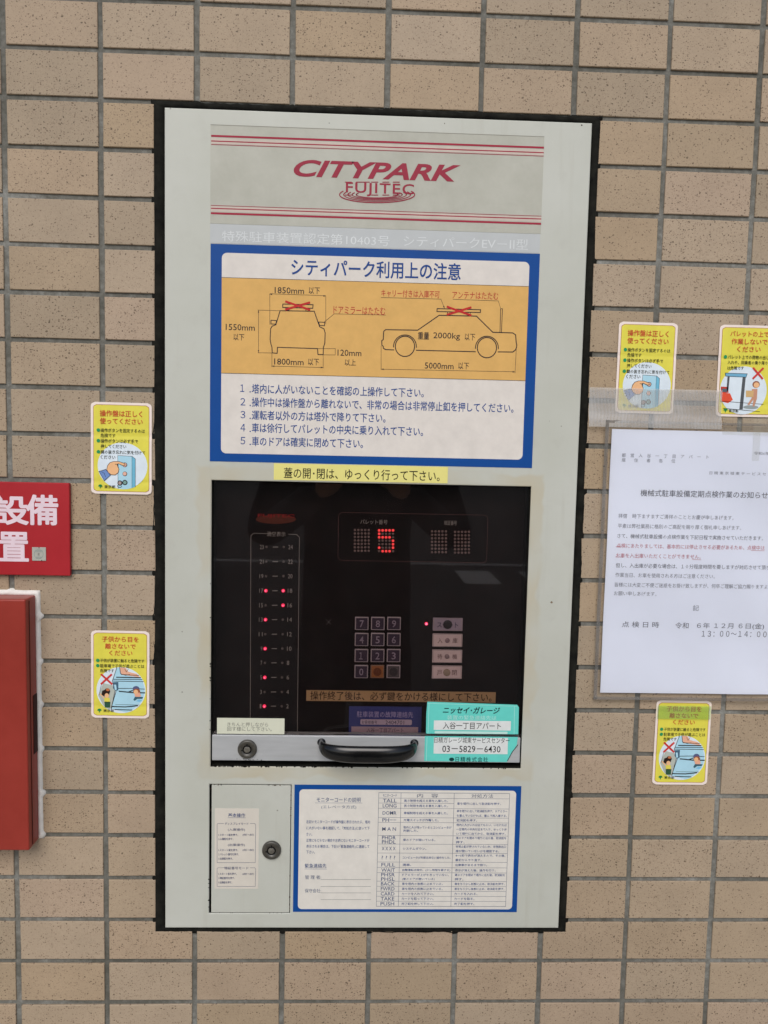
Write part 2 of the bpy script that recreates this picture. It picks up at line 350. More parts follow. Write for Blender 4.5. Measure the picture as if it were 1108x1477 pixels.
LAY = 0.00012
class Art:
    """flat print: layers of colour, each a hair in front of the last; at() turns drawing units into metres (x, z)"""
    def __init__(self, at, y0, warp=None):
        self.at, self.y0, self.bm, self.cols, self.warp = at, y0, bmesh.new(), [], warp
    def mi(self, c):
        if c not in self.cols: self.cols.append(c)
        return self.cols.index(c)
    def P(self, x, z, lay):
        y = self.y0 - lay * LAY + (self.warp(x, z) if self.warp else 0)
        return (x, y, z)
    def poly_m(self, pts, c, lay=0):
        vs = [self.bm.verts.new(self.P(x, z, lay)) for x, z in pts]
        f = self.bm.faces.new(vs); f.material_index = self.mi(c); f.normal_update()
        if f.normal.y > 0: f.normal_flip()
    def poly(self, pts, c, lay=0): self.poly_m([self.at(*p) for p in pts], c, lay)
    def rect(self, x0, y0, x1, y1, c, lay=0):
        a, b_ = self.at(x0, y0), self.at(x1, y1)
        self.poly_m([(a[0], a[1]), (a[0], b_[1]), (b_[0], b_[1]), (b_[0], a[1])], c, lay)
    def rr(self, x0, y0, x1, y1, r, c, lay=0):
        a, b_ = self.at(x0, y0), self.at(x1, y1)
        self.poly_m(rrect(min(a[0], b_[0]), max(a[0], b_[0]), min(a[1], b_[1]), max(a[1], b_[1]), r), c, lay)
    def ell(self, cx, cy, rx, ry, c, lay=0, n=28, a0=0, a1=360, clip=None):
        full = abs(a1 - a0) >= 360
        k = n if full else n + 1
        pts = [(cx + rx * math.cos(math.radians(a0 + (a1 - a0) * i / n)), cy + ry * math.sin(math.radians(a0 + (a1 - a0) * i / n))) for i in range(k)]
        self.poly(pts, c, lay)
    def line_m(self, pts, w, c, lay=0, closed=False):
        n = len(pts); rng = range(n if closed else n - 1)
        for i in rng:
            a = Vector(pts[i]); b_ = Vector(pts[(i + 1) % n]); d = b_ - a
            if d.length < 1e-7: continue
            d.normalize(); q = Vector((-d.y, d.x)) * w / 2; e = d * w * .35
            self.poly_m([tuple(a - e + q), tuple(a - e - q), tuple(b_ + e - q), tuple(b_ + e + q)], c, lay + (i % 2) * .12)
    def line(self, pts, w, c, lay=0, closed=False): self.line_m([self.at(*p) for p in pts], w, c, lay, closed)
    def arc(self, cx, cy, rx, ry, a0, a1, w, c, lay=0, n=20):
        self.line([(cx + rx * math.cos(math.radians(a0 + (a1 - a0) * i / n)), cy + ry * math.sin(math.radians(a0 + (a1 - a0) * i / n))) for i in range(n + 1)], w, c, lay)
    def hline(self, x0, y0, x1, w, c, lay=0):
        a = self.at(x0, y0); b_ = self.at(x1, y0)
        self.line_m([a, (b_[0], a[1])], w, c, lay)
    def text(self, s, xl, xr, yc, h, c, lay=0, bold=0.0, shear=0.0, res=2, yc2=None, space=1.0):
        """string s fitted between xl and xr, centred on yc (drawing units), h tall"""
        if bold >= .01 and any(ord(ch) > 0x3000 for ch in s):
            zh = abs(self.at((xl + xr) / 2, yc - h / 2)[1] - self.at((xl + xr) / 2, yc + h / 2)[1]); r = bold * zh * .85; keep = self.at
            k_ = 8 if bold > .03 else 4
            for k in range(k_):
                a_ = 2 * math.pi * (k + .5) / k_; dx, dz = r * math.cos(a_), r * math.sin(a_)
                self.at = lambda x, y: (keep(x, y)[0] + dx, keep(x, y)[1] + dz)
                self.text(s, xl, xr, yc, h, c, lay + .07 * k, 0, shear, res, yc2, space)
            self.at = keep; bold = 0; lay += .07 * k_
        if s in '1１': m_ = (xl + xr) / 2; hw = (xr - xl) * .42; xl, xr = m_ - hw * 1.3, m_ + hw * .7
        vs, fs = glyphs(s, bold, shear, res, space)
        if not vs: return
        x0 = min(v[0] for v in vs); x1 = max(v[0] for v in vs); y0 = min(v[1] for v in vs); y1 = max(v[1] for v in vs)
        a = self.at(xl, yc); b_ = self.at(xr, yc2 if yc2 is not None else yc)
        t_ = self.at((xl + xr) / 2, yc - h / 2); u_ = self.at((xl + xr) / 2, yc + h / 2)
        H = abs(t_[1] - u_[1]); zc = (a[1] + b_[1]) / 2 if yc2 is not None else a[1]
        sx = (b_[0] - a[0]) / (x1 - x0); sy = H / (y1 - y0)
        nv = [self.bm.verts.new(self.P(a[0] + (x - x0) * sx, zc + (y - (y0 + y1) / 2) * sy, lay)) for x, y in vs]
        k = self.mi(c)
        for f in fs:
            try: q = self.bm.faces.new([nv[i] for i in f])
            except ValueError: continue
            q.material_index = k; q.normal_update()
            if q.normal.y > 0: q.normal_flip()
    def done(self, name, parent, label=None, rough=.5, var=.06, spec=.15, shift=True):
        mats = [c if isinstance(c, bpy.types.Material) else ink(c, rough, var, 60, spec) for c in self.cols]
        return finish(name, self.bm, mats, parent, label, shift=shift)

# ------------------------------------------------------------------ ground
def sheet(name, x0, x1, y0, y1, z, m):
    bm = bmesh.new(); bm.faces.new([bm.verts.new(p) for p in ((x0, y0, z), (x1, y0, z), (x1, y1, z), (x0, y1, z))])
    o = finish(name, bm, m); o['kind'] = 'structure'; return o
GZ = -1.32
sheet('ground', -400, 400, -400, 400, GZ - .02, rough_mat('asphalt', (58, 57, 55), (76, 75, 72), 60, .95, .5, .004))
sheet('pavement', -30, 30, -2.2, .3, GZ, rough_mat('concrete_paving', (168, 164, 155), (190, 186, 176), 12, .9, .3, .002))
for x0, x1, y0, y1 in ((-30, 30, -8.9, -8.75), (1.15, 1.55, -8.3, -7.4), (1.9, 2.4, -8.3, -7.8)): sheet('road_marking', x0, x1, y0, y1, GZ - .016, rough_mat('road_paint', (190, 190, 184), (210, 210, 204), 30, .8))

# ------------------------------------------------------------------ tiled wall
OX0, OX1, OZ0, OZ1 = -.2445, .2285, -.4635, .4495        # opening the cabinet sits in
wx0, wx1, wz0, wz1 = -3.2, 3.3, GZ, 2.6
def mask_ring(bm, x0, x1, z0, z1, a0, a1, b0, b1, y0, y1):
    """slab x0..x1, z0..z1 with a rectangular hole a0..a1, b0..b1"""
    xs = [x0, a0, a1, x1]; zs = [z0, b0, b1, z1]
    for y in (y0, y1):
        V = {(i, j): bm.verts.new((xs[i], y, zs[j])) for i in range(4) for j in range(4)}
        for i in range(3):
            for j in range(3):
                if (i, j) != (1, 1): bm.faces.new((V[i, j], V[i + 1, j], V[i + 1, j + 1], V[i, j + 1]))
        if y == y0: F = V
        else:
            B = V
    for loop in ([(0, 0), (1, 0), (2, 0), (3, 0), (3, 1), (3, 2), (3, 3), (2, 3), (1, 3), (0, 3), (0, 2), (0, 1)], [(1, 1), (2, 1), (2, 2), (1, 2)]):
        for k in range(len(loop)):
            p, q = loop[k], loop[(k + 1) % len(loop)]
            bm.faces.new((F[p], F[q], B[q], B[p]))
    bmesh.ops.recalc_face_normals(bm, faces=bm.faces)
bm = bmesh.new(); mask_ring(bm, wx0, wx1, wz0, wz1, OX0 + .004, OX1 - .004, OZ0 + .004, OZ1 - .004, .0020, .25)
wall = finish('wall', bm, M_GROUT); wall['kind'] = 'structure'
J, JZ = .0029, .0026
tile_cache = {}
def tile_geo(bm, x0, x1, z0, z1, rnd):
    c = .0006
    j = [rnd.uniform(-.00025, .00025) for _ in range(8)]; d = [rnd.uniform(-.0004, .0003) for _ in range(4)]
    o = [(x0 + j[0], z0 + j[1]), (x1 + j[2], z0 + j[3]), (x1 + j[4], z1 + j[5]), (x0 + j[6], z1 + j[7])]
    i_ = [(o[0][0] + c, o[0][1] + c), (o[1][0] - c, o[1][1] + c), (o[2][0] - c, o[2][1] - c), (o[3][0] + c, o[3][1] - c)]
    A_ = [bm.verts.new((p[0], d[k], p[1])) for k, p in enumerate(i_)]
    B_ = [bm.verts.new((p[0], .0005 + d[k], p[1])) for k, p in enumerate(o)]
    C_ = [bm.verts.new((p[0], .007, p[1])) for p in o]
    bm.faces.new(A_)
    for R, Q in ((A_, B_), (B_, C_)):
        for k in range(4): bm.faces.new((R[(k + 1) % 4], R[k], Q[k], Q[(k + 1) % 4]))
tr_ = random.Random(3)
far = bmesh.new()
for col in range(-28, 37):
    for row in range(-41, 37):
        x0, x1 = -.4 + col * .1 + J, -.3 + col * .1 - J
        z1, z0 = .55 - row * .05 - JZ, .50 - row * .05 + JZ
        if z0 < GZ or z1 > wz1 or x0 < wx0 or x1 > wx1: continue
        # cut at the opening
        if x1 > OX0 and x0 < OX1 and z1 > OZ0 and z0 < OZ1:
            if x0 < OX0 - .006 and z0 > OZ0: x1 = OX0
            elif x1 > OX1 + .006 and z0 > OZ0: x0 = OX1
            elif z0 < OZ0 - .006 and (x0 < OX0 - .006 or x1 > OX1 + .006):
                xm = OX0 if x0 < OX0 else OX1; zm = OZ0 - .0005
                pts = [(x0, z0), (x1, z0), (x1, zm), (xm, zm), (xm, z1), (x0, z1)] if x0 < OX0 else [(x0, z0), (x1, z0), (x1, z1), (xm, z1), (xm, zm), (x0, zm)]
                b2 = bmesh.new(); prism(b2, pts, 0, .007)
                bmesh.ops.bevel(b2, geom=[e for e in b2.edges if all(abs(v.co.y) < 1e-6 for v in e.verts)], offset=.0006, segments=1, affect='EDGES')
                finish('tile', b2, M_TILE, wall); continue
            elif z0 < OZ0 - .006: z1 = OZ0 - .0005
            elif z1 > OZ1 + .006: z0 = OZ1 + .0005
            else: continue
        if -1 <= col <= 9 and -3 <= row <= 23:
            cx, cz = (x0 + x1) / 2, (z0 + z1) / 2
            key = (round(x1 - x0, 4), round(z1 - z0, 4), tr_.randrange(4))
            if key not in tile_cache:
                b2 = bmesh.new(); tile_geo(b2, -(x1 - x0) / 2, (x1 - x0) / 2, -(z1 - z0) / 2, (z1 - z0) / 2, tr_)
                me = bpy.data.meshes.new('tile'); b2.to_mesh(me); b2.free(); me.materials.append(M_TILE); tile_cache[key] = me
            o = link('tile', tile_cache[key], wall)
            o.location = (cx + tr_.uniform(-.0004, .0004), tr_.uniform(-.0002, .0003), cz + tr_.uniform(-.0003, .0003))
            o.rotation_euler = (tr_.uniform(-.004, .004), tr_.uniform(-.003, .003), tr_.uniform(-.003, .003))
        else: tile_geo(far, x0, x1, z0, z1, tr_)
bmesh.ops.recalc_face_normals(far, faces=far.faces)
finish('tile_field', far, M_TILE, wall, kind='stuff')

# ------------------------------------------------------------------ control panel
panel = root('control_panel', (-.007, 0, -.007), 'cream steel car park control panel with smoked cover, set in the tiled wall', 'control panel')
PX0, PX1, PZ0, PZ1 = -.233, .2195, -.458, .4435
# black sealant bead between tiles and plate, bulging into the joints
bm = bmesh.new(); rs = random.Random(11)
def wobble_ring(bm, ox0, ox1, oz0, oz1, ix0, ix1, iz0, iz1, yo, ym, yi, step, amp, joints=True, mid=.5, seed=0, noamp_in=.0002):
    """bead of sealant as a closed strip: outer edge on the wall, crest, inner edge on the plate"""
    def edge(x0, z0, x1, z1, a0, b0, a1, b1):
        n = max(2, int(math.hypot(x1 - x0, z1 - z0) / step)); r = []
        for i in range(n):
            t = i / n; r.append(((x0 + (x1 - x0) * t, z0 + (z1 - z0) * t), (a0 + (a1 - a0) * t, b0 + (b1 - b0) * t)))
        return r
    P_ = edge(ox0, oz0, ox1, oz0, ix0, iz0, ix1, iz0) + edge(ox1, oz0, ox1, oz1, ix1, iz0, ix1, iz1) + edge(ox1, oz1, ox0, oz1, ix1, iz1, ix0, iz1) + edge(ox0, oz1, ox0, oz0, ix0, iz1, ix0, iz0)
    cx, cz = (ox0 + ox1) / 2, (oz0 + oz1) / 2
    rows_ = [[], [], [], [], []]
    for (o, i_) in P_:
        nx = mn.noise(Vector((o[0] * 160, o[1] * 160, seed))) * amp + mn.noise(Vector((o[0] * 40, o[1] * 40, seed + 5))) * amp
        ex = 1 if abs(o[0] - ox1) < 1e-5 else -1 if abs(o[0] - ox0) < 1e-5 else 0
        ez = 1 if abs(o[1] - oz1) < 1e-5 else -1 if abs(o[1] - oz0) < 1e-5 else 0
        g = nx
        if joints:
            if ex:
                dj = abs(((o[1] - .0) / .05 + .5) % 1 - .5) * .05
                if dj < .0032: g += (.0010 if ex < 0 else .0014) + (.0018 if ex < 0 else .0032) * abs(mn.noise(Vector((round(o[1] / .05) * 3.7, ex, seed))))
            if ez:
                dj = abs(((o[0] - .0) / .1 + .5) % 1 - .5) * .1
                if dj < .0032: g += .0015
        ox, oz = o[0] + ex * g, o[1] + ez * g
        ni = mn.noise(Vector((i_[0] * 90, i_[1] * 90, seed + 9))) * noamp_in
        pts = []
        for t, y in ((0, .006), (.03, yo), (mid, ym), (1, yi)):
            pts.append(Vector((ox + (i_[0] - ox) * t - (ex * ni if t == 1 else 0), y, oz + (i_[1] - oz) * t - (ez * ni if t == 1 else 0))))
        pts.append(pts[-1] + Vector((0, .01, 0)))
        for k in range(5): rows_[k].append(bm.verts.new(pts[k]))
    n = len(P_)
    for k in range(4):
        for i in range(n):
            j = (i + 1) % n
            f = bm.faces.new((rows_[k][i], rows_[k][j], rows_[k + 1][j], rows_[k + 1][i])); f.smooth = True
    bmesh.ops.recalc_face_normals(bm, faces=bm.faces)
wobble_ring(bm, -.2465, .2295, -.4650, .4510, PX0 - .0006, PX1 + .0006, PZ0 - .0006, PZ1 + .0006, .0002, .0010, .0016, .0022, .0007, seed=1)
finish('sealant', bm, M_SEAL, panel)
# face plate with two openings
WX0, WX1, WZ0, WZ1 = -.1825, .1685, -.2675, .0540
DX0, DX1, DZ0, DZ1 = -.1835, -.0915, -.4405, -.2885
bm = bmesh.new()
xs = sorted({PX0, WX0, WX1, DX0, DX1, PX1}); zs = sorted({PZ0, DZ0, DZ1, WZ0, WZ1, PZ1})
def inside(x, z): return (WX0 < x < WX1 and WZ0 < z < WZ1) or (DX0 < x < DX1 and DZ0 < z < DZ1)
V = {(i, j): bm.verts.new((x, -.0025, z)) for i, x in enumerate(xs) for j, z in enumerate(zs)}
fr = []
for i in range(len(xs) - 1):
    for j in range(len(zs) - 1):
        if not inside((xs[i] + xs[i + 1]) / 2, (zs[j] + zs[j + 1]) / 2): fr.append(bm.faces.new((V[i, j], V[i + 1, j], V[i + 1, j + 1], V[i, j + 1])))
bmesh.ops.dissolve_limit(bm, angle_limit=.01, verts=bm.verts, edges=bm.edges)
for v in list(bm.verts):
    if not v.link_faces: bm.verts.remove(v)
bedges = [e for e in bm.edges if len(e.link_faces) == 1]
ex = bmesh.ops.extrude_edge_only(bm, edges=bedges)
nv = [v for v in ex['geom'] if isinstance(v, bmesh.types.BMVert)]
for v in nv: v.co.y = .014
bmesh.ops.recalc_face_normals(bm, faces=bm.faces)
rim = [e for e in bm.edges if all(abs(v.co.y + .0025) < 1e-6 for v in e.verts) and any(abs(f.normal.y) < .5 for f in e.link_faces)]
bmesh.ops.bevel(bm, geom=rim, offset=.0011, segments=3, profile=.5, affect='EDGES')
for f in bm.faces:
    if abs(f.normal.y) < .3 and f.calc_center_median().y > -.0012: f.material_index = 1  # opening reveals coloured black: shade of the gap put into the colour
plate = finish('face_plate', bm, [M_PLATE, M_SEAL], panel)
YP = -.0025
# housing behind the openings
bm = bmesh.new()
for (a0, a1, b0, b1, d) in ((WX0 - .004, WX1 + .004, WZ0 - .004, WZ1 + .004, .060), (DX0 - .003, DX1 + .003, DZ0 - .003, DZ1 + .003, .030)):
    q = [bm.verts.new((x, y, z)) for y in (.0142, d) for x, z in ((a0, b0), (a1, b0), (a1, b1), (a0, b1))]
    for k in range(4): bm.faces.new((q[k], q[(k + 1) % 4], q[4 + (k + 1) % 4], q[4 + k]))
    bm.faces.new(q[4:])
finish('housing', bm, M_BOARD, panel)

# ---- printed sheets on the plate
def sheet_part(name, x0, x1, z0, z1, col, parent, y=YP, t=.00025, r=0, rough=.45, label=None, var=.04, spec=.15):
    bm = bmesh.new()
    pts = rrect(x0, x1, z0, z1, r) if r else [(x0, z0), (x1, z0), (x1, z1), (x0, z1)]
    prism(bm, pts, y - t, y + .0001)
    m = col if isinstance(col, bpy.types.Material) else ink(col, rough, var, 30, spec)
    return finish(name, bm, m, parent, label)
T0 = .00025; YS = YP - T0 - .0001
CRIM = (150, 48, 66); BLUE = (18, 72, 142); NAVY = (34, 70, 134); DK = (40, 38, 46); RUST = (178, 62, 52); LILAC = (208, 186, 182)
# header with maker's lettering
M_HEAD = rough_mat('header_foil', (168, 168, 155), (184, 184, 172), 18, .5, .05, .0004, lo=.3, hi=.7)
head = sheet_part('header_plate', -.1850, .1685, .3265, .4280, M_HEAD, panel)
A = Art(S, YS)
a, b_ = S(305, 181)[0], .1685
zl = lambda v: S(305, v)[1]
A.poly_m([(-.1850, zl(181.0)), (.1685, zl(181.0)), (.1685, zl(181.8)), (-.1850, zl(181.8))], (140, 138, 128), 0)
for v, w_ in ((197.4, 2.9), (204.8, 1.6), (209.8, .9), (297.4, .8), (301.6, 1.5), (308.6, 2.9)):
    A.poly_m([(-.1843, zl(v - w_ / 2)), (.1685, zl(v - w_ / 2)), (.1685, zl(v + w_ / 2)), (-.1843, zl(v + w_ / 2))], (156, 44, 64), 0.5)
for v0, v1 in ((200.2, 208.8), (298.2, 306.0)):
    A.poly_m([(-.1843, zl(v0)), (.1685, zl(v0)), (.1685, zl(v1)), (-.1843, zl(v1))], (196, 184, 172), 0)
A.text('CITYPARK', 424, 664, 243.5, 24.5, CRIM, 1, bold=.028, shear=.32, res=5)
# maker's name in slab-serif capitals with ripple rings
A.text('FUJITEC', 499, 597, 273.5, 19.5, CRIM, 1, bold=.012, res=4, space=1.12)
for u in (502, 518, 528, 540, 556, 571):
    A.line([(u - 4, 264), (u + 5, 264)], .0009, CRIM, 1.3)
for u in (502, 540, 556, 571):
    A.line([(u - 4, 282.6), (u + 5, 282.6)], .0009, CRIM, 1.3)
for k, (rx, ry) in enumerate(((54, 11.5), (48, 9.4), (42, 7.6), (36, 6.0), (30, 4.6))):
    A.arc(544, 282, rx, ry, 8, 172, .0011 if k == 0 else .00075, CRIM, 1.6 + k * .1, n=30)
    A.arc(544, 282, rx, ry, 172, 205, .0010, CRIM, 1.6 + k * .1, n=8)
    A.arc(544, 282, rx, ry, -25, 8, .0010, CRIM, 1.6 + k * .1, n=8)
A.done('lettering', head)
# certificate strip
cert = sheet_part('certificate_strip', -.1850, .1680, .3062, .3262, (186, 190, 190), panel, rough=.4)
A = Art(S, YS)
A.text('特殊駐車装置認定第10403号', 321, 562, 342.5, 15.5, (210, 214, 214), 0, res=2, yc2=347.5)
A.text('シティパークEV－Ⅱ型', 582, 761, 350, 15.5, (208, 212, 212), 0, res=2, yc2=352.5)
A.done('lettering', cert)

# ---- user notice sign
sign = sheet_part('instruction_sign', -.1845, .1685, .0745, .3055, BLUE, panel, rough=.35, label='blue bordered sign with car size diagram and five rules')
sx0, sx1 = -.1725, .1575
A = Art(S, YS); I3 = lambda x, y: (290 + x / 4.2615, 340 + y / 4.2615); I4 = lambda x, y: (530 + x / 4.2615, 340 + y / 4.2615)
WHT = (216, 210, 202); ORA = (214, 170, 100)
A.poly_m(rrect(sx0, sx1, .0835, .2965, .0055), WHT, 0)
zt, zb = S(320, 401)[1], S(320, 538.5)[1]
A.poly_m([(sx0, zb), (sx1, zb), (sx1, zt), (sx0, zt)], ORA, 1)
for z in (zt, zb): A.line_m([(sx0, z), (sx1, z)], .0004, DK, 2)
A.text('シティパーク利用上の注意', 421, 664, 388, 24, NAVY, 2, bold=.018, res=4, yc2=391)
LW = .00075
def L(I, pts, w=LW, c=DK, lay=2, closed=False): A.line([I(*p) for p in pts], w, c, lay, closed)
# front view
L(I3, [(425, 548), (425, 360), (768, 372), (768, 545)], .0004)
L(I3, [(352, 460), (490, 464)], .0004); L(I3, [(356, 460), (356, 722)], .0004); L(I3, [(352, 721), (440, 723)], .0004)
L(I3, [(438, 722), (438, 808)], .0004); L(I3, [(752, 730), (752, 815)], .0004); L(I3, [(438, 803), (752, 812)], .0004)
L(I3, [(722, 696), (826, 696)], .0004); L(I3, [(722, 734), (826, 735)], .0004); L(I3, [(826, 696), (826, 735)], .0004)
L(I3, [(462, 550), (488, 464), (697, 467), (730, 562)], .0009)
L(I3, [(462, 550), (440, 558), (430, 574), (427, 640), (432, 668), (438, 688), (440, 722), (470, 725), (472, 688), (718, 696), (720, 732), (752, 733), (753, 690), (762, 662), (764, 600), (757, 575), (730, 562)], .0009)
for q in (((433, 522), (466, 524), (462, 546), (432, 545)), ((724, 533), (762, 535), (760, 556), (730, 554))): L(I3, list(q), .0008, closed=True)
L(I3, [(505, 423), (690, 427), (688, 449), (504, 444)], .0009, closed=True)
L(I3, [(524, 444), (524, 462), (543, 462), (543, 444)], .0007); L(I3, [(646, 446), (646, 466), (665, 466), (665, 447)], .0007)
XR = (186, 44, 44)
L(I3, [(524, 408), (668, 458)], .0022, XR, 3); L(I3, [(668, 414), (524, 456)], .0022, XR, 3.5)
L(I3, [(760, 532), (820, 483), (1108, 490), (1135, 491)], .0004)
def at_text(I, s, x0, x1, y, h, c, bold=0.0, y2=None, lay=2, res=2):
    a = I(x0, y); b_ = I(x1, y2 if y2 is not None else y)
    A.text(s, a[0], b_[0], a[1], h / 4.2615, c, lay, bold=bold, yc2=b_[1], res=res)
at_text(I3, '1850mm', 455, 635, 338, 38, DK, .004, 342); at_text(I3, '以下', 664, 732, 341, 42, DK, .004)
at_text(I3, '1550mm', 155, 333, 563, 38, DK, .004, 568); at_text(I3, '以下', 203, 268, 626, 40, DK, .004)
at_text(I3, '120mm', 840, 986, 722, 38, DK, .004); at_text(I3, '以上', 884, 952, 781, 40, DK, .004)
at_text(I3, '1800mm', 452, 632, 775, 38, DK, .004, 779); at_text(I3, '以下', 660, 726, 778, 42, DK, .004)
A.text('ドアミラーはたたむ', *(I3(815, 0)[0], I3(1133, 0)[0]), I3(0, 458)[1], 11, RUST, 2, bold=.006)
# side view
at_text(I4, 'キャリー付きは入庫不可', 85, 443, 357, 46, RUST, .006, 364); at_text(I4, 'アンテナはたたむ', 520, 802, 368, 44, RUST, .006, 374)
L(I4, [(84, 383), (450, 393), (472, 448)], .0004); L(I4, [(524, 394), (802, 404), (815, 446)], .0004)
L(I4, [(308, 583), (440, 492), (668, 497), (768, 596), (890, 600), (908, 612), (911, 655), (915, 675), (913, 690), (905, 706), (890, 717), (800, 716)], .0010)
L(I4, [(308, 583), (112, 580), (100, 590), (97, 640), (88, 648), (89, 676), (97, 682), (98, 694), (112, 702), (162, 704)], .0010)
L(I4, [(300, 706), (662, 715)], .0010)
for cx, cy, e in ((230, 682, 0), (732, 690, 0)):
    c0 = I4(cx, cy); r = 62 / 4.2615
    A.arc(c0[0], c0[1], r * .95, r, 0, 360, .0010, DK, 2.3, n=36)
    A.arc(c0[0], c0[1] + .5, r * 1.13, r * 1.16, 178, 364, .0009, DK, 2.6, n=26)
L(I4, [(427, 451), (693, 458), (692, 475), (426, 469)], .0009, closed=True)
L(I4, [(491, 470), (491, 492), (505, 492), (505, 470)], .0007); L(I4, [(617, 474), (617, 494), (630, 494), (630, 474)], .0007)
L(I4, [(490, 440), (633, 492)], .0022, XR, 3); L(I4, [(633, 444), (490, 488)], .0022, XR, 3.5)
L(I4, [(816, 452), (827, 452), (821, 597), (812, 597)], .0007, closed=True)
at_text(I4, '重量', 310, 378, 617, 44, DK, .016); at_text(I4, '2000kg', 404, 567, 620, 48, DK, .004, 624); at_text(I4, '以下', 596, 660, 625, 42, DK, .004)
at_text(I4, '5000mm', 352, 528, 800, 38, DK, .004, 803); at_text(I4, '以下', 557, 622, 802, 42, DK, .004)
L(I4, [(84, 680), (84, 826)], .0004); L(I4, [(912, 700), (904, 846)], .0004); L(I4, [(84, 822), (904, 838)], .0004)
for I, p, s_ in ((I3, (425, 362), 1), (I3, (768, 373), -1), (I3, (438, 803), 1), (I3, (752, 811), -1), (I4, (85, 822), 1), (I4, (904, 838), -1)):
    u, v = I(*p); A.poly([(u, v), (u + s_ * 3.4, v - 1.0), (u + s_ * 3.4, v + 1.2)], DK, 3)
for p, s_ in (((356, 461), 1), ((356, 720), -1)):
    u, v = I3(*p); A.poly([(u, v), (u - 1, v + s_ * 3.4), (u + 1, v + s_ * 3.4)], DK, 3)
u, v = I4(473, 449); A.poly([(u, v), (u - 2.4, v - 2.6), (u - .4, v - 3.4)], DK, 3)
# rules
for i, (s, y0, xr, y1) in enumerate((('塔内に人がいないことを確認の上操作して下さい。', 560.5, 611, 567.0), ('操作中は操作盤から離れないで、非常の場合は非常停止釦を押してください。', 580.0, 740, 588.8),
        ('運転者以外の方は塔外で降りて下さい。', 598.5, 556, 603.2), ('車は徐行してパレットの中央に乗り入れて下さい。', 617.3, 610, 622.0), ('車のドアは確実に閉めて下さい。', 636.0, 523.5, 640.0))):
    A.text('１２３４５'[i], 347.5, 354.5, y0 - .4, 10.6, NAVY, 1, bold=.004)
    A.ell(361.5, y0 + 5.0, 1.0, 1.0, NAVY, 1, n=10)
    A.text(s, 364, xr, y0 + .3, 13.4, NAVY, 1, bold=.013, yc2=y1)
A.done('lettering', sign)
# yellow strip
ys = sheet_part('caution_strip', -.1150, .0755, .0558, .0738, (224, 216, 132), panel, y=YP - .0002, rough=.5)
A = Art(S, YS - .0002); A.text('蓋の開･閉は、ゆっくり行って下さい。', 410, 634, 681.5, 15.5, (34, 30, 22), 0, bold=.006, yc2=687); A.done('lettering', ys)

# ---- chips and marks on the paint
LXA = -.142
A = Art(lambda x, z: (x, z), YP - .0001)
rc = random.Random(5)
def chip(x, z, r, c=(24, 20, 18)):
    n = 9; A.poly_m([(x + r * rc.uniform(.5, 1.1) * math.cos(6.283 * k / n), z + r * rc.uniform(.5, 1.1) * math.sin(6.283 * k / n)) for k in range(n)], c)
for z, r in ((-.098, .0008), (-.150, .0013), (-.153, .001), (-.166, .0014), (-.169, .001), (-.06, .0006), (-.01, .0005), (-.19, .0006), (-.215, .0008), (-.225, .0007)): chip(WX0 - .0006, z, r)
for k in range(60): chip(WX0 + .17 * rc.random() ** 1.6, WZ0 + .0002, rc.uniform(.0006, .0015), (26, 22, 20))
for k in range(30): chip(rc.uniform(-.18, .165), WZ0 + .0002, rc.uniform(.0004, .0011), (28, 24, 22))
for z in (-.40, -.405, -.41, -.425, -.433): chip(DX0 - .0004, z, rc.uniform(.0006, .0012), (30, 24, 20))
for k in range(70):
    t_ = rc.random(); e_ = rc.randrange(4)
    x_, z_ = ((DX0 + .0016, DZ0 + .152 * t_), (DX1 - .0004, DZ0 + .152 * t_), (DX0 + .092 * t_, DZ1 - .0004), (DX0 + .092 * t_, DZ0 + .0006))[e_]
    if abs(t_ - .5) > .2: chip(x_, z_, rc.uniform(.0003, .0009), ((66, 50, 38), (40, 32, 28), (110, 92, 70))[k % 3])
for k in range(26):   # dust on the aluminium rail
    chip(rc.uniform(-.17, .05), rc.uniform(-.259, -.234), rc.uniform(.0002, .0005), (206, 208, 206))
for k in range(16): chip(LXA + rc.uniform(-.012, .02), -.2600 + rc.uniform(-.001, .0015), rc.uniform(.0003, .0008), (26, 22, 20))
chip(.0 + S(838, 182)[0], S(838, 182)[1], .0010, (44, 30, 24)); chip(*S(795, 868), .0018, (120, 104, 84)); chip(*S(475, 179), .0006, (60, 54, 50))
chip(*S(630, 194), .0007, (70, 60, 50)); chip(*S(641, 179.5), .0007, (84, 76, 60))
A.done('paint_chips', panel)['kind'] = 'stuff'

# ---- control board behind the cover
YB = .030
SB = lambda u, v: S(u, v, YB)
bm = bmesh.new(); box(bm, WX0 - .001, WX1 + .001, YB + .0002, YB + .004, WZ0, WZ1 + .001)
board = finish('control_board', bm, M_BOARD, panel)
A = Art(SB, YB)
GR = (158, 150, 144); G2 = (112, 106, 104)
A.line([(393, 770), (366, 769), (362, 773), (361, 1066)], .0005, GR, 1); A.line([(416, 770.5), (428, 771), (432, 775), (429, 1058)], .0005, GR, 1)
A.text('満空表示', 385, 412, 770, 7, GR, 1)
A.text('FUJITEC', 372, 425, 744, 6, (150, 30, 30), 2, bold=.02)
A.ell(398, 749, 29, 6.5, (96, 44, 28), 1)
ROWS = [789, 810, 831, 852, 873, 893.7, 914.7, 935.5, 956, 977, 998, 1018.5]
for i, v in enumerate(ROWS):
    n = 23 - 2 * i; dx = -i * .27
    A.text(str(n), 375 + dx if n > 9 else 378 + dx, 380.5 + dx, v, 6.2, GR, 1); A.text(str(n + 1), 416 + dx, 422.5 + dx if n > 8 else 419.5 + dx, v, 6.2, GR, 1)
    A.line([(394 + dx, v), (401 + dx, v)], .0008, GR, 1)
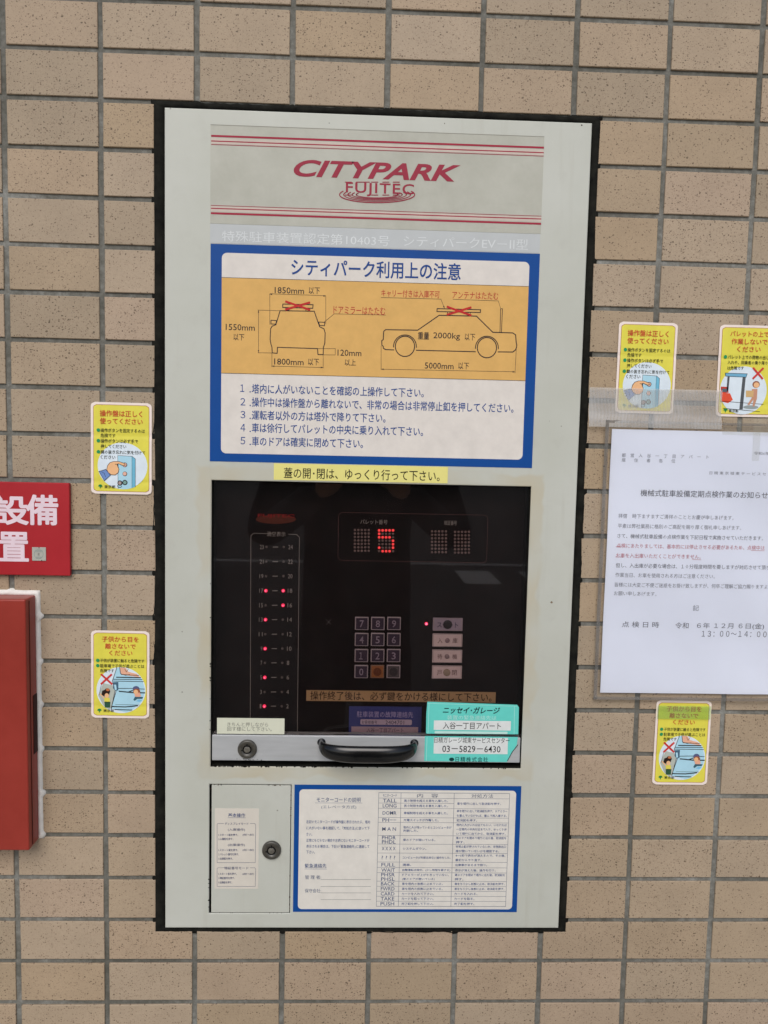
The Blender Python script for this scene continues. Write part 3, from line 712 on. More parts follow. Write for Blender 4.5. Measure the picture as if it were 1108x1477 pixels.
# rounded frame round the two number displays
fr_pts = [(x, z) for x, z in rrect(SB(488, 0)[0] * 0 + SB(488, 775)[0], SB(703, 775)[0], SB(595, 810)[1], SB(595, 741)[1], .005)]
A.line_m(fr_pts, .0004, (108, 74, 70), 1, closed=True)
A.text('パレット番号', 520, 559, 752.5, 6.6, GR, 1); A.text('暗証番号', 641, 659, 754, 6.6, GR, 1)
A.line([(470, 893), (478, 901)], .0003, G2, 1); A.line([(478, 893), (471, 901)], .0003, G2, 1)
A.done('lettering', board)
# indicator leds
lit = {(3, 0), (3, 1), (4, 1), (5, 0), (7, 0), (9, 0), (11, 0)}
for i, v in enumerate(ROWS):
    for k, u in enumerate((384.5, 409.5)):
        x, z = SB(u - i * .27, v); on = (i, k) in lit
        bm = bmesh.new()
        if on:
            lathe(bm, x, z, [(.0020, YB), (.0019, YB - .001), (.0012, YB - .0017), (.0007, YB - .002), (0, YB - .0021)], 14, [0, 0, 0, 1])
            finish('indicator_light', bm, [M_LEDON, M_LEDCORE], board, 'lit red indicator light')
        else:
            lathe(bm, x, z, [(.0014, YB), (.0014, YB - .0008), (0, YB - .0013)], 12); finish('indicator_light', bm, M_LEDOFF, board)
bm = bmesh.new(); x, z = SB(615, 899.5); lathe(bm, x, z, [(.0019, YB), (.0019, YB - .001), (.0012, YB - .0017), (0, YB - .0021)], 14, [0, 0, 1]); finish('indicator_light', bm, [M_LEDON, M_LEDCORE], board, 'lit red light beside the start button')
# dot matrices
FIVE = ['11111', '10000', '11110', '00001', '00001', '10001', '01110']
for k, (u0, v0) in enumerate(((512, 764.5), (547, 765), (623.3, 766.5), (656.5, 767.2))):
    bm = bmesh.new()
    for r in range(7):
        for c in range(5):
            x, z = SB(u0 + c * 5.0, v0 + r * 5.0); on = k == 1 and FIVE[r][c] == '1'
            rr_ = .00155 if on else .00140
            lathe(bm, x, z, [(rr_, YB), (rr_ * .9, YB - .0006), (0, YB - .0008)], 10, [1, 1] if on else 0)
    finish('dot_display', bm, [M_MATRIXOFF, M_MATRIXON], board, 'red lit digit five' if k == 1 else None)
# number keys
KEYF = ink((178, 162, 166), .5); KEYC = ink((62, 50, 64), .45); KEYO = ink((150, 92, 52), .5); KEYG = ink((84, 74, 76), .5)
keys = ['7', '8', '9', '4', '5', '6', '１', '2', '3', '0', '', '']
for i, s in enumerate(keys):
    r, c = divmod(i, 3); u0 = 512.3 + c * 23.2 - r * .25; v0 = 889.3 + r * 23.1
    x0, z1 = SB(u0, v0); x1, z0 = SB(u0 + 19.2, v0 + 19.2)
    bm = bmesh.new(); box(bm, x0, x1, YB - .0018, YB, z0, z1, 0, .0008, 2)
    face = {10: KEYO, 11: KEYG}.get(i, KEYC)
    box(bm, x0 + .0011, x1 - .0011, YB - .0026, YB - .0008, z0 + .0011, z1 - .0011, 1, .0005, 2)
    kk = finish('key', bm, [ink((146, 112, 92), .5) if i == 10 else KEYF, face], board, {10: 'orange key', 11: 'grey key'}.get(i))
    A = Art(SB, YB - .0028)
    if s: A.text(s, u0 + 6.6, u0 + 12.6, v0 + 9.6, 10, (150, 134, 148), 0, bold=.008)
    else: A.ell(u0 + 9.6, v0 + 9.6, 6, 6, (104, 58, 36) if i == 10 else (60, 54, 56), 0)
    for nm_, pl in (('lettering', A),): pl.done('key_number' if s else 'key_spot', board)
# function buttons
for i, (l_, r_) in enumerate((('スター', 'ト'), ('入', '庫'), ('待', '機'), ('戸', '閉'))):
    u0 = 624.5 - i * .4; v0 = 890.5 + i * 23.0
    x0, z1 = SB(u0, v0); x1, z0 = SB(u0 + 42.5, v0 + 19.3)
    bm = bmesh.new(); box(bm, x0, x1, YB - .0016, YB, z0, z1, 0, .0007, 2)
    bt = finish('function_button', bm, ink((158, 142, 156) if i == 0 else (216, 192, 190), .5), board)
    A = Art(SB, YB - .0018); C_ = (40, 38, 66) if i == 0 else (96, 62, 64)
    A.line([(u0 + 1, v0 + 1), (u0 + 41.5, v0 + 1), (u0 + 41.5, v0 + 18.3), (u0 + 1, v0 + 18.3)], .0006, (168, 150, 150), 0, closed=True)
    if i: 
        A.text(l_, u0 + 7, u0 + 14, v0 + 10, 7.5, C_, 1); A.text(r_, u0 + 28.5, u0 + 35.5, v0 + 10, 7.5, C_, 1)
    else: A.text('スタート', u0 + 6, u0 + 36, v0 + 10, 8, C_, 1, bold=.01)
    A.done('lettering', bt)
    bm = bmesh.new(); x, z = SB(u0 + 21, v0 + 9.8); R_ = (.0052, .0028, .0028, .0042)[i]
    lathe(bm, x, z, [(R_, YB - .0014), (R_, YB - .0024), (R_ * .8, YB - .0030), (0, YB - .0031)], 20)
    finish('push_cap', bm, ink(((48, 42, 46), (140, 116, 120), (148, 126, 128), (156, 136, 118))[i], .4), bt)
# ochre strip and blue label on the board
o_ = sheet_part('reminder_strip', SB(442, 1003)[0], SB(715, 1003)[0], SB(580, 1012.0)[1], SB(580, 996.8)[1], (182, 146, 106), panel, y=YB, t=.0006)
A = Art(SB, YB - .0008); A.text('操作終了後は、必ず鍵をかける様にして下さい。', 448, 709, 1003, 12.4, (44, 26, 20), 0, bold=.010, yc2=1005.4); A.done('lettering', o_)
o_ = sheet_part('service_label', SB(503.5, 1035)[0], SB(608, 1035)[0], SB(555, 1058.5)[1], SB(555, 1019)[1], (62, 66, 124), panel, y=YB, t=.0006, label='blue and pink service label behind the cover')
A = Art(SB, YB - .0008)
A.rect(507, 1047.5, 603, 1057.5, (176, 150, 160), 0); A.rr(520, 1037, 594, 1045.5, .0015, (190, 170, 186), 0)
A.text('駐車装置の故障連絡先', 515, 596, 1030, 8.6, (176, 160, 200), 0, yc2=1030.5); A.text('お客様番号', 522, 544, 1041.2, 5.2, (40, 34, 60), 1); A.text('2404701', 556, 583, 1041.5, 5.6, (50, 44, 66), 1)
A.text('入谷一丁目アパート', 529, 582, 1052.6, 7, (70, 54, 66), 1); A.done('lettering', o_)

# ---- hinged cover: smoked sheet, rail, handle, lock
YC = .0015
bm = bmesh.new(); box(bm, WX0 + .0012, WX1 - .0010, YC, YC + .003, -.2318, WZ1 - .0012)
cover = finish('hinged_cover', bm, M_SMOKE, panel)
bm = bmesh.new(); box(bm, WX0 + .0012, WX1 - .0010, YC - .0022, YC + .012, -.2615, -.2322, 0, .0010, 3)
rail = finish('rail', bm, M_RAIL, cover)
YR = YC - .0022
def lock_geo(bm, cx, cz, y, R):
    lathe(bm, cx, cz, [(R, y), (R, y - .0016), (R * .93, y - .0030), (R * .80, y - .0033), (R * .72, y - .0030), (R * .46, y - .0030), (R * .46, y - .0002), (R * .34, y - .0002), (R * .34, y - .0028), (R * .30, y - .0031), (0, y - .0031)], 40, [0, 0, 0, 0, 0, 2, 2, 2, 1, 1])
    box(bm, cx - .0007, cx + .0007, y - .0032, y - .0012, cz + R * .30, cz + R * .60, 2)
    box(bm, cx - R * .62, cx - R * .4, y - .0032, y - .0012, cz - R * .15, cz - R * .02, 2)
LX, LZ = S(357, 1080, YR)
bm = bmesh.new(); lock_geo(bm, LX, LZ, YR, .0108); finish('lock', bm, [M_LOCK, M_LOCKP, M_BLK], cover)
# bow handle
hx0, hx1, hz = -.0585, .0465, -.2395
pth = []
N_ = 44; yo = -.031
for i in range(N_ + 1):
    t = i / N_; a = math.pi * t
    x = (hx0 + hx1) / 2 - (hx1 - hx0) / 2 * math.copysign(abs(math.cos(a)) ** .62, math.cos(a))
    y = YR + .002 + (yo - YR) * (math.sin(a) ** .60)
    pth.append(Vector((x, y, hz - .0025 * math.sin(a))))
bm = bmesh.new(); sweep(bm, pth, lambda t: (.0030 + .0022 * math.sin(math.pi * t), .0034 + .0062 * max(0, math.sin(math.pi * t)) ** .6), 20)
for x in (hx0, hx1): lathe(bm, x, hz, [(.0048, YR), (.0046, YR - .0008), (.0030, YR - .0014), (0, YR - .0015)], 20)
finish('handle', bm, M_BLACK, cover)
# white label on the cover
wl = sheet_part('white_label', -.1760, -.1005, -.2312, -.2130, (206, 208, 188), panel, y=YC, t=.0003)
SC = lambda u, v: S(u, v, YC)
A = Art(SC, YC - .0004); A.text('きちんと押しながら', 328, 387, 1044.5, 6.2, (120, 120, 112), 0); A.text('回す様にして下さい。', 328, 392, 1051, 6.2, (112, 112, 104), 0); A.done('lettering', wl)
# turquoise service sticker, split along the cover edge
TQ = (102, 206, 194)
st_ = bmesh.new()
o1 = [SC(616.5, 1012), SC(746, 1016.5), SC(748.5, 1020), SC(747.5, 1059), SC(614.5, 1058), SC(615, 1030)]
prism(st_, o1, YC - .0004, YC + .0001)
o2 = [S(613, 1061.6, YR), S(747, 1063, YR), S(745.5, 1074, YR), S(731, 1099, YR), S(612, 1097.5, YR)]
prism(st_, o2, YR - .0004, YR + .0001)
tq = finish('contact_sticker', st_, ink(TQ, .35, .05, 40), panel, label='turquoise contact sticker split across the cover edge')
A = Art(SC, YC - .0005)
A.line([(619, 1014.5), (617.5, 1058)], .0005, (170, 226, 218), 0); A.line([(617, 1014.2), (746, 1018.6)], .0004, (170, 226, 218), .2); A.line([(742, 1019), (741.5, 1059)], .0005, (170, 226, 218), .4)
A.text('ニッセイ･ガレージ', 639, 721, 1024, 9.5, (22, 44, 50), 1, bold=.030, shear=.25)
A.text('装置の緊急連絡先は', 645, 716, 1034.5, 6.4, (176, 224, 216), 1)
A.rect(626, 1038.8, 736.5, 1053.5, (216, 220, 218), 1); A.text('入谷一丁目アパート', 639, 722.5, 1046.2, 9.8, (44, 44, 46), 2, bold=.004)
A.rr(627, 1054.2, 732, 1058.6, .0008, (188, 222, 214), 1)
A.done('lettering', tq)
A = Art(lambda u, v: S(u, v, YR), YR - .0005)
A.line([(616, 1063), (615, 1097)], .0005, (170, 226, 218), 0)
A.rect(626, 1063.2, 732, 1087.6, (214, 218, 216), .5)
A.text('日精ガレージ城東サービスセンター', 626.5, 735, 1067, 8.6, (62, 64, 64), 1, bold=.002); A.text('03－5829－6430', 638, 722, 1079.8, 9.4, (40, 40, 42), 1, bold=.006)
A.ell(651.5, 1095, 3.6, 2.6, (16, 60, 60), 1); A.text('日精株式会社', 657, 704, 1095, 7.2, (24, 84, 84), 1, bold=.01, space=1.2)
A.line([(747, 1074), (739, 1084), (732, 1097)], .0007, (22, 34, 32), 1.5)
A.done('lettering', tq)

# ---- small lockable door
bm = bmesh.new(); box(bm, DX0 + .0024, DX1 - .0007, -.0020, .010, DZ0 + .0006, DZ1 - .0009, 0, .0006, 2)
door = finish('service_door', bm, M_DOOR, panel)
YD = -.0020
LX2, LZ2 = S(392, 1225.5, YD)
bm = bmesh.new(); lock_geo(bm, LX2, LZ2, YD, .0108); finish('lock', bm, [M_LOCK, M_LOCKP, M_BLK], door)
ix = lambda x, y: (290 + x / 6.42, 1110 + y / 6.42)
SD = lambda x, y: S(*ix(x, y), YD)
lab = sheet_part('operation_label', SD(128, 600)[0], SD(535, 600)[0], SD(130, 1102)[1], SD(130, 358)[1], (208, 202, 190), panel, y=YD, t=.0002)
A = Art(SD, YD - .0003); TX = (44, 58, 104)
A.text('基本操作', 252, 410, 421, 36, (40, 66, 118), 1, bold=.006); A.line([(250, 444), (412, 445)], .0003, (40, 66, 118), 1)
for (y0, y1, t_) in ((498, 860, '多ーモードート'), (908, 1080, '暗証番号モード')):
    A.line([(212, y0), (156, y0), (150, y0 + 8), (150, y1), (503, y1), (507, y0 + 12), (500, y0), (455, y0)], .00030, TX, 1)
A.text('ディスプレイモード', 222, 440, 499, 24, TX, 1); A.text('暗証番号モード', 218, 440, 910, 26, TX, 1)
for s, x0, x1, y in (('(入庫操作)', 250, 408, 556), ('(出庫操作)', 250, 408, 697)): A.text(s, x0, x1, y, 28, TX, 1)
for s, x0, x1, y in (('1.スタート釦を押す。', 162, 345, 603), ('(点灯→点灯)', 385, 492, 603), ('2.入庫釦を押す。', 162, 300, 641), ('1.スタート釦を押す。', 162, 345, 744), ('(点灯→点灯)', 385, 492, 744),
        ('2.パレット番号を押す。', 162, 352, 783), ('3.出庫釦を押す。', 162, 297, 823), ('1.スタート釦を押す。', 162, 332, 964), ('(点灯→点灯)', 385, 492, 966), ('2.暗証番号を押す。', 162, 314, 1003), ('3.出庫釦を押す。', 162, 290, 1043)):
    A.text(s, x0, x1, y, 22, TX, 1, res=1, bold=.008)
A.done('lettering', lab)

# ---- monitor-code sign
code = sheet_part('code_table_sign', -.0880, .1700, -.4385, -.2880, BLUE, panel, rough=.35, label='blue bordered sign with table of monitor codes')
IA = lambda x, y: S(415 + x / 5.99, 1120 + y / 5.99); IB = lambda x, y: S(540 + x / 5.036, 1120 + y / 5.036)
A = Art(IA, YS)
A.poly_m(rrect(IA(97, 600)[0], IB(1013, 500)[0], IA(300, 1133)[1], IA(300, 101)[1] - .0002, .0045), (216, 212, 203), 0)
A.text('モニターコードの説明', 252, 630, 190, 42, (52, 76, 118), 1, bold=.006); A.line([(240, 218), (645, 219)], .0003, (52, 76, 118), 1)
A.text('(エレベータ方式)', 292, 593, 254, 34, (60, 78, 112), 1)
for s, x1, y in (('左記のモニターコードが操作盤に表示されたら、塔内', 712, 380), ('に人がいない事を確認して、｢対処方法｣に従って下', 708, 434), ('さい。', 214, 488),
        ('正常にもどらない場合や左表にないモニターコードが', 706, 540), ('表示される場合は、下記の｢緊急連絡先｣に連絡して', 706, 592), ('下さい。', 236, 642)):
    A.text(s, 163, x1, y, 29, (42, 72, 124), 1, res=1, bold=.008)
A.text('緊急連絡先', 150, 336, 760, 38, (44, 72, 120), 1, bold=.006); A.line([(148, 787), (340, 788)], .0003, (44, 72, 120), 1)
A.text('管 理 者:', 152, 290, 858, 34, (52, 74, 112), 1); A.text('保守会社:', 150, 290, 974, 34, (52, 74, 112), 1)
for y in (878, 938, 993, 1051): A.line([(288, y), (718, y)], .0003, (70, 74, 84), 1)
A.at = IB
INK = (58, 74, 108)
TC = (30, 186, 572, 968)
XC = [IB(x, 300)[0] for x in (28, 189, 573, 973)]
ys_ = [109, 148, 184, 222, 289, 324, 419, 481, 546, 611, 651, 688, 750, 787, 823, 859, 895, 932]
Z = {y: IB(30 - (y - 109) * .015, y)[1] for y in ys_}
for k, y in enumerate(ys_):
    xr = XC[3]
    if k == 2:
        A.line_m([(XC[0], Z[y]), (XC[2], Z[y])], .00030, INK, 1); continue
    A.line_m([(XC[0], Z[y]), (xr, Z[y])], .00030 if 0 < k < 17 else .0004, INK, 1)
for x in XC: A.line_m([(x, Z[109]), (x, Z[932])], .00035, INK, 1.5)
def cell(s, c, y0, y1, k=0, n=1, w_=None, bold=0.0, h=None):
    """text in column c between table lines y0, y1; line k of n"""
    za, zb_ = Z[y0], Z[y1]; zc = za + (zb_ - za) * (k + .5) / n
    full = sum(1.0 if ord(ch) > 255 else .6 for ch in s)
    if c == 0:
        x0 = XC[0] + .0048; x1 = XC[1] - .0048; H = .0042
    else:
        x0 = XC[c] + .0036; H = .0031; x1 = min(XC[c + 1] - .002, x0 + full * .00335)
    if w_: x1 = x0 + w_
    if h: H = h
    vs, fs = glyphs(s, .008 if c else .004, 0, 1 if c else 2, 1.0); 
    gx0 = min(v[0] for v in vs); gx1 = max(v[0] for v in vs); gy0 = min(v[1] for v in vs); gy1 = max(v[1] for v in vs)
    sx = (x1 - x0) / (gx1 - gx0); sy = H / (gy1 - gy0)
    nv = [A.bm.verts.new(A.P(x0 + (x - gx0) * sx, zc + (y - (gy0 + gy1) / 2) * sy, 1)) for x, y in vs]; kk = A.mi((38, 70, 126) if c else (46, 70, 112))
    for f in fs:
        try: q = A.bm.faces.new([nv[i] for i in f])
        except ValueError: continue
        q.material_index = kk; q.normal_update()
        if q.normal.y > 0: q.normal_flip()
cell('モニターコード', 0, 109, 148, h=.0036)
za = (Z[109] + Z[148]) / 2
A.at = lambda x, z: (x, z)
A.text('内　容', (XC[1] + XC[2]) / 2 - .012, (XC[1] + XC[2]) / 2 + .012, za, .0045, (66, 80, 108), 1)
A.text('対処方法', (XC[2] + XC[3]) / 2 - .012, (XC[2] + XC[3]) / 2 + .013, za, .0045, (66, 80, 108), 1)
for s, y0, y1, k, n in (('TALL', 148, 184, 0, 1), ('LONG', 184, 222, 0, 1), ('DOMR', 222, 289, 0, 1), ('PH−−', 289, 324, 0, 1), ('M A N', 324, 419, 0, 1), ('PHDR', 419, 481, 0, 2), ('PHDL', 419, 481, 1, 2),
        ('X X X X', 481, 546, 0, 1), ('? ? ? ?', 546, 611, 0, 1), ('FULL', 611, 651, 0, 1), ('WAIT', 651, 688, 0, 1), ('PHSR', 688, 750, 0, 2), ('PHSL', 688, 750, 1, 2), ('BACK', 750, 787, 0, 1), ('FWRD', 787, 823, 0, 1), ('CARD', 823, 859, 0, 1), ('TAKE', 859, 895, 0, 1), ('PUSH', 895, 932, 0, 1)):
    cell(s, 0, y0, y1, k, n)
for c, rows in ((1, (('高さ制限を超える車を入庫した。', 148, 184, 0, 1), ('長さ制限を超える車を入庫した。', 184, 222, 0, 1), ('車幅制限を超える車を入庫した。', 222, 289, 0, 1), ('光電スイッチが作動した。', 289, 324, 0, 1),
        ('塔内に人が残っているとコンピュータが', 324, 419, 1, 4), ('判断した。', 324, 419, 2, 4), ('車のドアが開いている。', 419, 481, 0, 1), ('システムダウン。', 481, 546, 0, 1), ('コンピュータが判断出来ない操作をした。', 546, 611, 0, 1),
        ('満車。', 611, 651, 0, 1), ('自動運転点検中。(少し時間を要する)', 651, 688, 0, 1), ('ドアミラーが上がりきっていない。', 688, 750, 0, 2), ('(車のドアが開いている)', 688, 750, 1, 2), ('車を塔内の後部に止めている。', 750, 787, 0, 1),
        ('車を塔内の前部に止めている。', 787, 823, 0, 1), ('カードを入れて下さい。', 823, 859, 0, 1), ('カードを取って下さい。', 859, 895, 0, 1), ('完了釦を押して下さい。', 895, 932, 0, 1))),
    (2, (('車を塔外に出して取消釦を押す。', 148, 222, 0, 1), ('車を塔外に出して取消釦を押す。ドアミラー', 222, 289, 0, 2), ('を畳んでいなければ、畳んで再入庫する。', 222, 289, 1, 2), ('取消釦を押す。', 289, 324, 0, 1),
        ('塔内に人がいれば出てもらい、いなければ', 324, 419, 0, 3), ('一旦塔内の中央付近まで入り、ゆっくり歩', 324, 419, 1, 3), ('いて塔外に出てから、取消釦を押す。', 324, 419, 2, 3), ('車のドアを閉めて塔外に出た後、取消釦を', 419, 481, 0, 2), ('押す。', 419, 481, 1, 2),
        ('非常止釦が押されていないか、非常脱出口', 481, 546, 0, 2), ('扉が開いていないかを確認する。', 481, 546, 1, 2), ('4～5秒で表示が消えるので、その後、', 546, 611, 0, 2), ('最初からやり直す。', 546, 611, 1, 2), ('出庫車があるまで待つ。', 611, 651, 0, 1),
        ('表示が消えた後、操作を行う。', 651, 688, 0, 1), ('車のドアを閉めて塔外に出た後、取消釦を', 688, 750, 0, 2), ('押す。', 688, 750, 1, 2), ('車をもう少し前部に止め、取消釦を押す。', 750, 787, 0, 1), ('車をもう少し後部に止め、取消釦を押す。', 787, 823, 0, 1),
        ('カードを入れる。', 823, 859, 0, 1), ('カードを取る。', 859, 895, 0, 1), ('完了釦を押す。', 895, 932, 0, 1)))):
    for s, y0, y1, k, n in rows: cell(s, c, y0, y1, k, n)
A.done('lettering', code)

# ------------------------------------------------------------------ yellow warning stickers on the tiles
YEL = (220, 211, 82); PINK = (236, 222, 212); ORED = (196, 84, 52); TXD = (52, 52, 36); GRN = (40, 146, 92); LBL = (170, 212, 228); SKYB = (216, 228, 236)
SKIN = (232, 182, 134); OUT = (38, 36, 40)
YW = -.0009
def dip(t):
    ox, oz = t.location.x, t.location.z
    def f(x, z):
        jx = abs(((ox + x) / .1 + .5) % 1 - .5) * .1; jz = abs(((oz + z) / .05 + .5) % 1 - .5) * .05
        return .00045 * max(math.exp(-(jx / .0024) ** 2), math.exp(-(jz / .0024) ** 2)) + .00012 * math.sin(x * 130 + oz * 50) * math.sin(z * 90)
    return f
def rr_grid(W_, H_, r, y, f, mat, name, t, nx=34, nz=60):
    bm = bmesh.new(); rows = []
    for j in range(nz + 1):
        z = -H_ / 2 + H_ * j / nz; e = H_ / 2 - abs(z)
        hw = W_ / 2 - (r - math.sqrt(max(0, r * r - (r - e) ** 2)) if e < r else 0)
        rows.append([bm.verts.new((-hw + 2 * hw * i / nx, y + f(-hw + 2 * hw * i / nx, z), z)) for i in range(nx + 1)])
    for j in range(nz):
        for i in range(nx):
            q = bm.faces.new((rows[j][i], rows[j][i + 1], rows[j + 1][i + 1], rows[j + 1][i])); q.smooth = True
    return finish(name, bm, mat, t, shift=False)
def tag_sheet(t, W_, H_, at, yellow):
    f = dip(t); m_ = .0026
    rr_grid(W_, H_, .0045, YW - .0003, f, ink(PINK, .4, .04, 30), 'sticker_backing', t)
    rr_grid(W_ - 2 * m_, H_ - 2 * m_, .0035, YW - .0004, f, ink((168, 96, 72), .4, .04, 30), 'border_line', t)
    m_ += .0005
    rr_grid(W_ - 2 * m_, H_ - 2 * m_, .0032, YW - .0005, f, ink(yellow, .38, .05, 60), 'yellow_print', t)
def ginkgo(A, x, y, r):
    A.poly([(x - r, y), (x - r * .75, y - r * .7), (x, y - r), (x + r * .75, y - r * .7), (x + r, y), (x + r * .3, y + r * .2), (x + r * .1, y + r), (x - r * .1, y + r), (x - r * .3, y + r * .2)], (24, 128, 74), 4)
def bullets(A, rows, x0, unit, xt, h):
    for s, xr, y, dot in rows:
        if dot: A.ell(x0, y, unit, unit, GRN, 4, n=16)
        A.text(s, xt, xr, y, h, TXD, 4, bold=.012, res=1)
def hand_sticker(name_loc, label, rot=0.0, extra=None):
    t = root('warning_sticker', name_loc, label, 'sticker', 'yellow safety stickers on the wall', rot)
    at = lambda x, y: ((x - 476) / 11800, -(y - 748) / 11800)
    tag_sheet(t, .0652, .0990, at, YEL)
    A = Art(at, YW - .0004)
    A.ell(492, 970, 315, 298, SKYB, 2, n=48)
    B = LBL
    A.poly([(432, 840), (612, 846), (612, 1250), (560, 1264), (500, 1268), (436, 1258)], B, 2.6); A.poly([(612, 846), (655, 878), (655, 1232), (612, 1250)], (112, 180, 206), 2.6)
    A.line([(436, 1262), (432, 838), (612, 844), (655, 876), (655, 1236)], .00038, OUT, 3); A.line([(612, 846), (612, 1250)], .0003, OUT, 3.2)
    for cy in (955, 1070): A.ell(522, cy, 30, 30, OUT, 3.2); A.ell(520, cy - 1, 24, 24, (226, 178, 158), 3.6)
    A.ell(522, 1182, 34, 34, OUT, 3.2); A.ell(522, 1182, 22, 22, (120, 158, 150), 3.6); A.ell(460, 1190, 32, 34, OUT, 3.2); A.ell(458, 1190, 20, 22, (168, 150, 146), 3.6); A.arc(455, 1228, 24, 20, 0, 200, .0006, OUT, 3.4)
    A.poly([(290, 1022), (300, 970), (330, 930), (380, 912), (450, 912), (520, 934), (530, 960), (500, 972), (440, 945), (428, 960), (452, 1010), (442, 1060), (400, 1092), (350, 1090), (310, 1062)], OUT, 4)
    A.poly([(296, 1022), (306, 974), (334, 936), (382, 918), (450, 918), (516, 940), (523, 956), (500, 964), (438, 938), (421, 958), (446, 1010), (436, 1055), (398, 1085), (352, 1083), (316, 1058)], SKIN, 4.6)
    A.line([(400, 950), (436, 950), (436, 990)], .0005, OUT, 5.4)
    A.poly([(190, 1045), (282, 1015), (346, 1092), (262, 1172)], OUT, 4.2); A.poly([(200, 1050), (280, 1023), (338, 1092), (262, 1162)], (112, 142, 196), 4.8)
    A.line([(228, 1050), (262, 1070), (278, 1116)], .0004, OUT, 5.4)
    ginkgo(A, 210, 1238, 26)
    A.done('illustration', t, shift=False)
    A = Art(at, YW - .0004)
    A.text('操作盤は正しく', 208, 742, 305, 78, ORED, 4, bold=.022); A.text('使ってください', 208, 746, 402, 74, ORED, 4, bold=.022)
    bullets(A, (('操作ボタンを固定するのは', 775, 520, 1), ('危険です', 402, 586, 0), ('操作ボタンは必ず手で', 688, 655, 1), ('押してください', 540, 724, 0), ('鍵の抜き忘れに気を付けて', 780, 796, 1), ('ください', 402, 862, 0)), 188, 23, 217, 50)
    A.text('東京都', 262, 400, 1240, 40, TXD, 4, bold=.014)
    A.done('lettering', t, shift=False); return t
def child_sticker(loc, label, rot=0.0):
    t = root('warning_sticker', loc, label, 'sticker', 'yellow safety stickers on the wall', rot)
    at = lambda x, y: ((x - 525) / 12800, -(y - 705) / 12800)
    tag_sheet(t, .0640, .0990, at, YEL)
    A = Art(at, YW - .0004)
    ccx, ccy, rx, ry = 538, 930, 345, 335
    def clipc(pts):  # keep the drawing inside the round vignette
        r = []
        for x, y in pts:
            dx, dy = (x - ccx) / rx, (y - ccy) / ry; q = math.hypot(dx, dy)
            if q > .985: x, y = ccx + dx / q * rx * .985, ccy + dy / q * ry * .985
            r.append((x, y))
        return r
    def cp(pts, c, lay):
        d = []
        for i in range(len(pts)):
            a, b_ = pts[i], pts[(i + 1) % len(pts)]
            for k in range(10): d.append((a[0] + (b_[0] - a[0]) * k / 10, a[1] + (b_[1] - a[1]) * k / 10))
        A.poly(clipc(d), c, lay)
    A.ell(ccx, ccy, rx, ry, SKYB, 2, n=56)
    cp([(290, 830), (420, 860), (450, 940), (400, 1190), (330, 1240), (215, 1010)], (176, 182, 172), 2.5)
    cp([(480, 600), (540, 600), (560, 700), (830, 745), (870, 900), (870, 960), (840, 1080), (760, 1160), (640, 1260), (400, 1200), (470, 940), (430, 860), (420, 780)], LBL, 2.5)
    cp([(520, 596), (600, 600), (640, 660), (760, 690), (800, 738), (640, 716), (540, 706)], (226, 172, 144), 3)
    for q, w_ in (([(540, 700), (640, 706), (790, 710)], .0006), ([(475, 742), (810, 742)], .0012), ([(430, 772), (835, 770)], .0007), ([(428, 798), (852, 800)], .0007), ([(500, 905), (690, 900), (868, 908)], .0007), ([(512, 945), (700, 962), (872, 962)], .0013),
                  ([(480, 600), (415, 800), (455, 930), (400, 1210)], .0006), ([(470, 940), (398, 1195)], .0006), ([(410, 1170), (600, 1172), (770, 1152)], .0012), ([(450, 1212), (690, 1216)], .0010), ([(460, 1140), (800, 1140)], .0004),
                  ([(262, 850), (230, 1005)], .0004), ([(520, 610), (530, 690), (600, 712), (660, 700)], .0006), ([(590, 620), (612, 664), (640, 620)], .0004)):
        A.line(q, w_, OUT, 3.4)
    A.poly([(430, 815), (500, 810), (500, 930), (455, 940), (425, 900)], (70, 100, 120), 3.6); A.poly([(440, 850), (468, 850), (478, 920), (452, 930)], LBL, 4)
    A.line([(262, 705), (408, 840)], .0021, (200, 60, 56), 5); A.line([(402, 705), (262, 840)], .0021, (200, 60, 56), 5.4)
    # child at the edge, seen from behind
    A.ell(345, 945, 40, 42, OUT, 4.4); A.poly([(262, 1000), (275, 940), (330, 920), (380, 960), (360, 1030), (300, 1020)], (44, 30, 26), 4.6); A.ell(338, 1010, 30, 34, SKIN, 5); A.ell(352, 925, 26, 20, (186, 110, 70), 4.8)
    A.poly([(300, 1040), (376, 1040), (384, 1108), (304, 1108)], (218, 206, 84), 4.6); A.poly([(304, 1100), (388, 1100), (384, 1185), (310, 1185)], (48, 84, 62), 4.6); A.line([(245, 985), (270, 1015), (300, 1050)], .0012, SKIN, 4.8)
    # running child
    A.ell(750, 905, 48, 40, (86, 92, 128), 4.4); A.ell(758, 945, 50, 44, (150, 84, 56), 4.6); A.ell(748, 950, 32, 32, SKIN, 5); A.poly([(725, 975), (800, 955), (822, 1010), (770, 1035), (735, 1015)], (228, 168, 140), 4.8)
    A.poly([(735, 1020), (850, 1022), (838, 1048), (770, 1050), (730, 1080), (712, 1065)], (58, 96, 110), 5); A.line([(650, 950), (700, 930)], .0010, OUT, 4.6); A.poly([(750, 1085), (790, 1060), (840, 1072), (800, 1096)], (120, 186, 220), 3.6)
    ginkgo(A, 233, 1230, 30)
    A.done('illustration', t, shift=False)
    A = Art(at, YW - .0004)
    A.text('子供から目を', 270, 785, 193, 80, ORED, 4, bold=.020); A.text('離さないで', 316, 742, 294, 76, ORED, 4, bold=.020); A.text('ください', 372, 696, 392, 72, ORED, 4, bold=.020)
    bullets(A, (('子供が装置に触ると危険です', 862, 502, 1), ('駐車場で子供が遊ぶことは', 862, 578, 1), ('危険です', 440, 650, 0)), 211, 25, 245, 52)
    A.text('東京都', 290, 440, 1230, 42, TXD, 4, bold=.014)
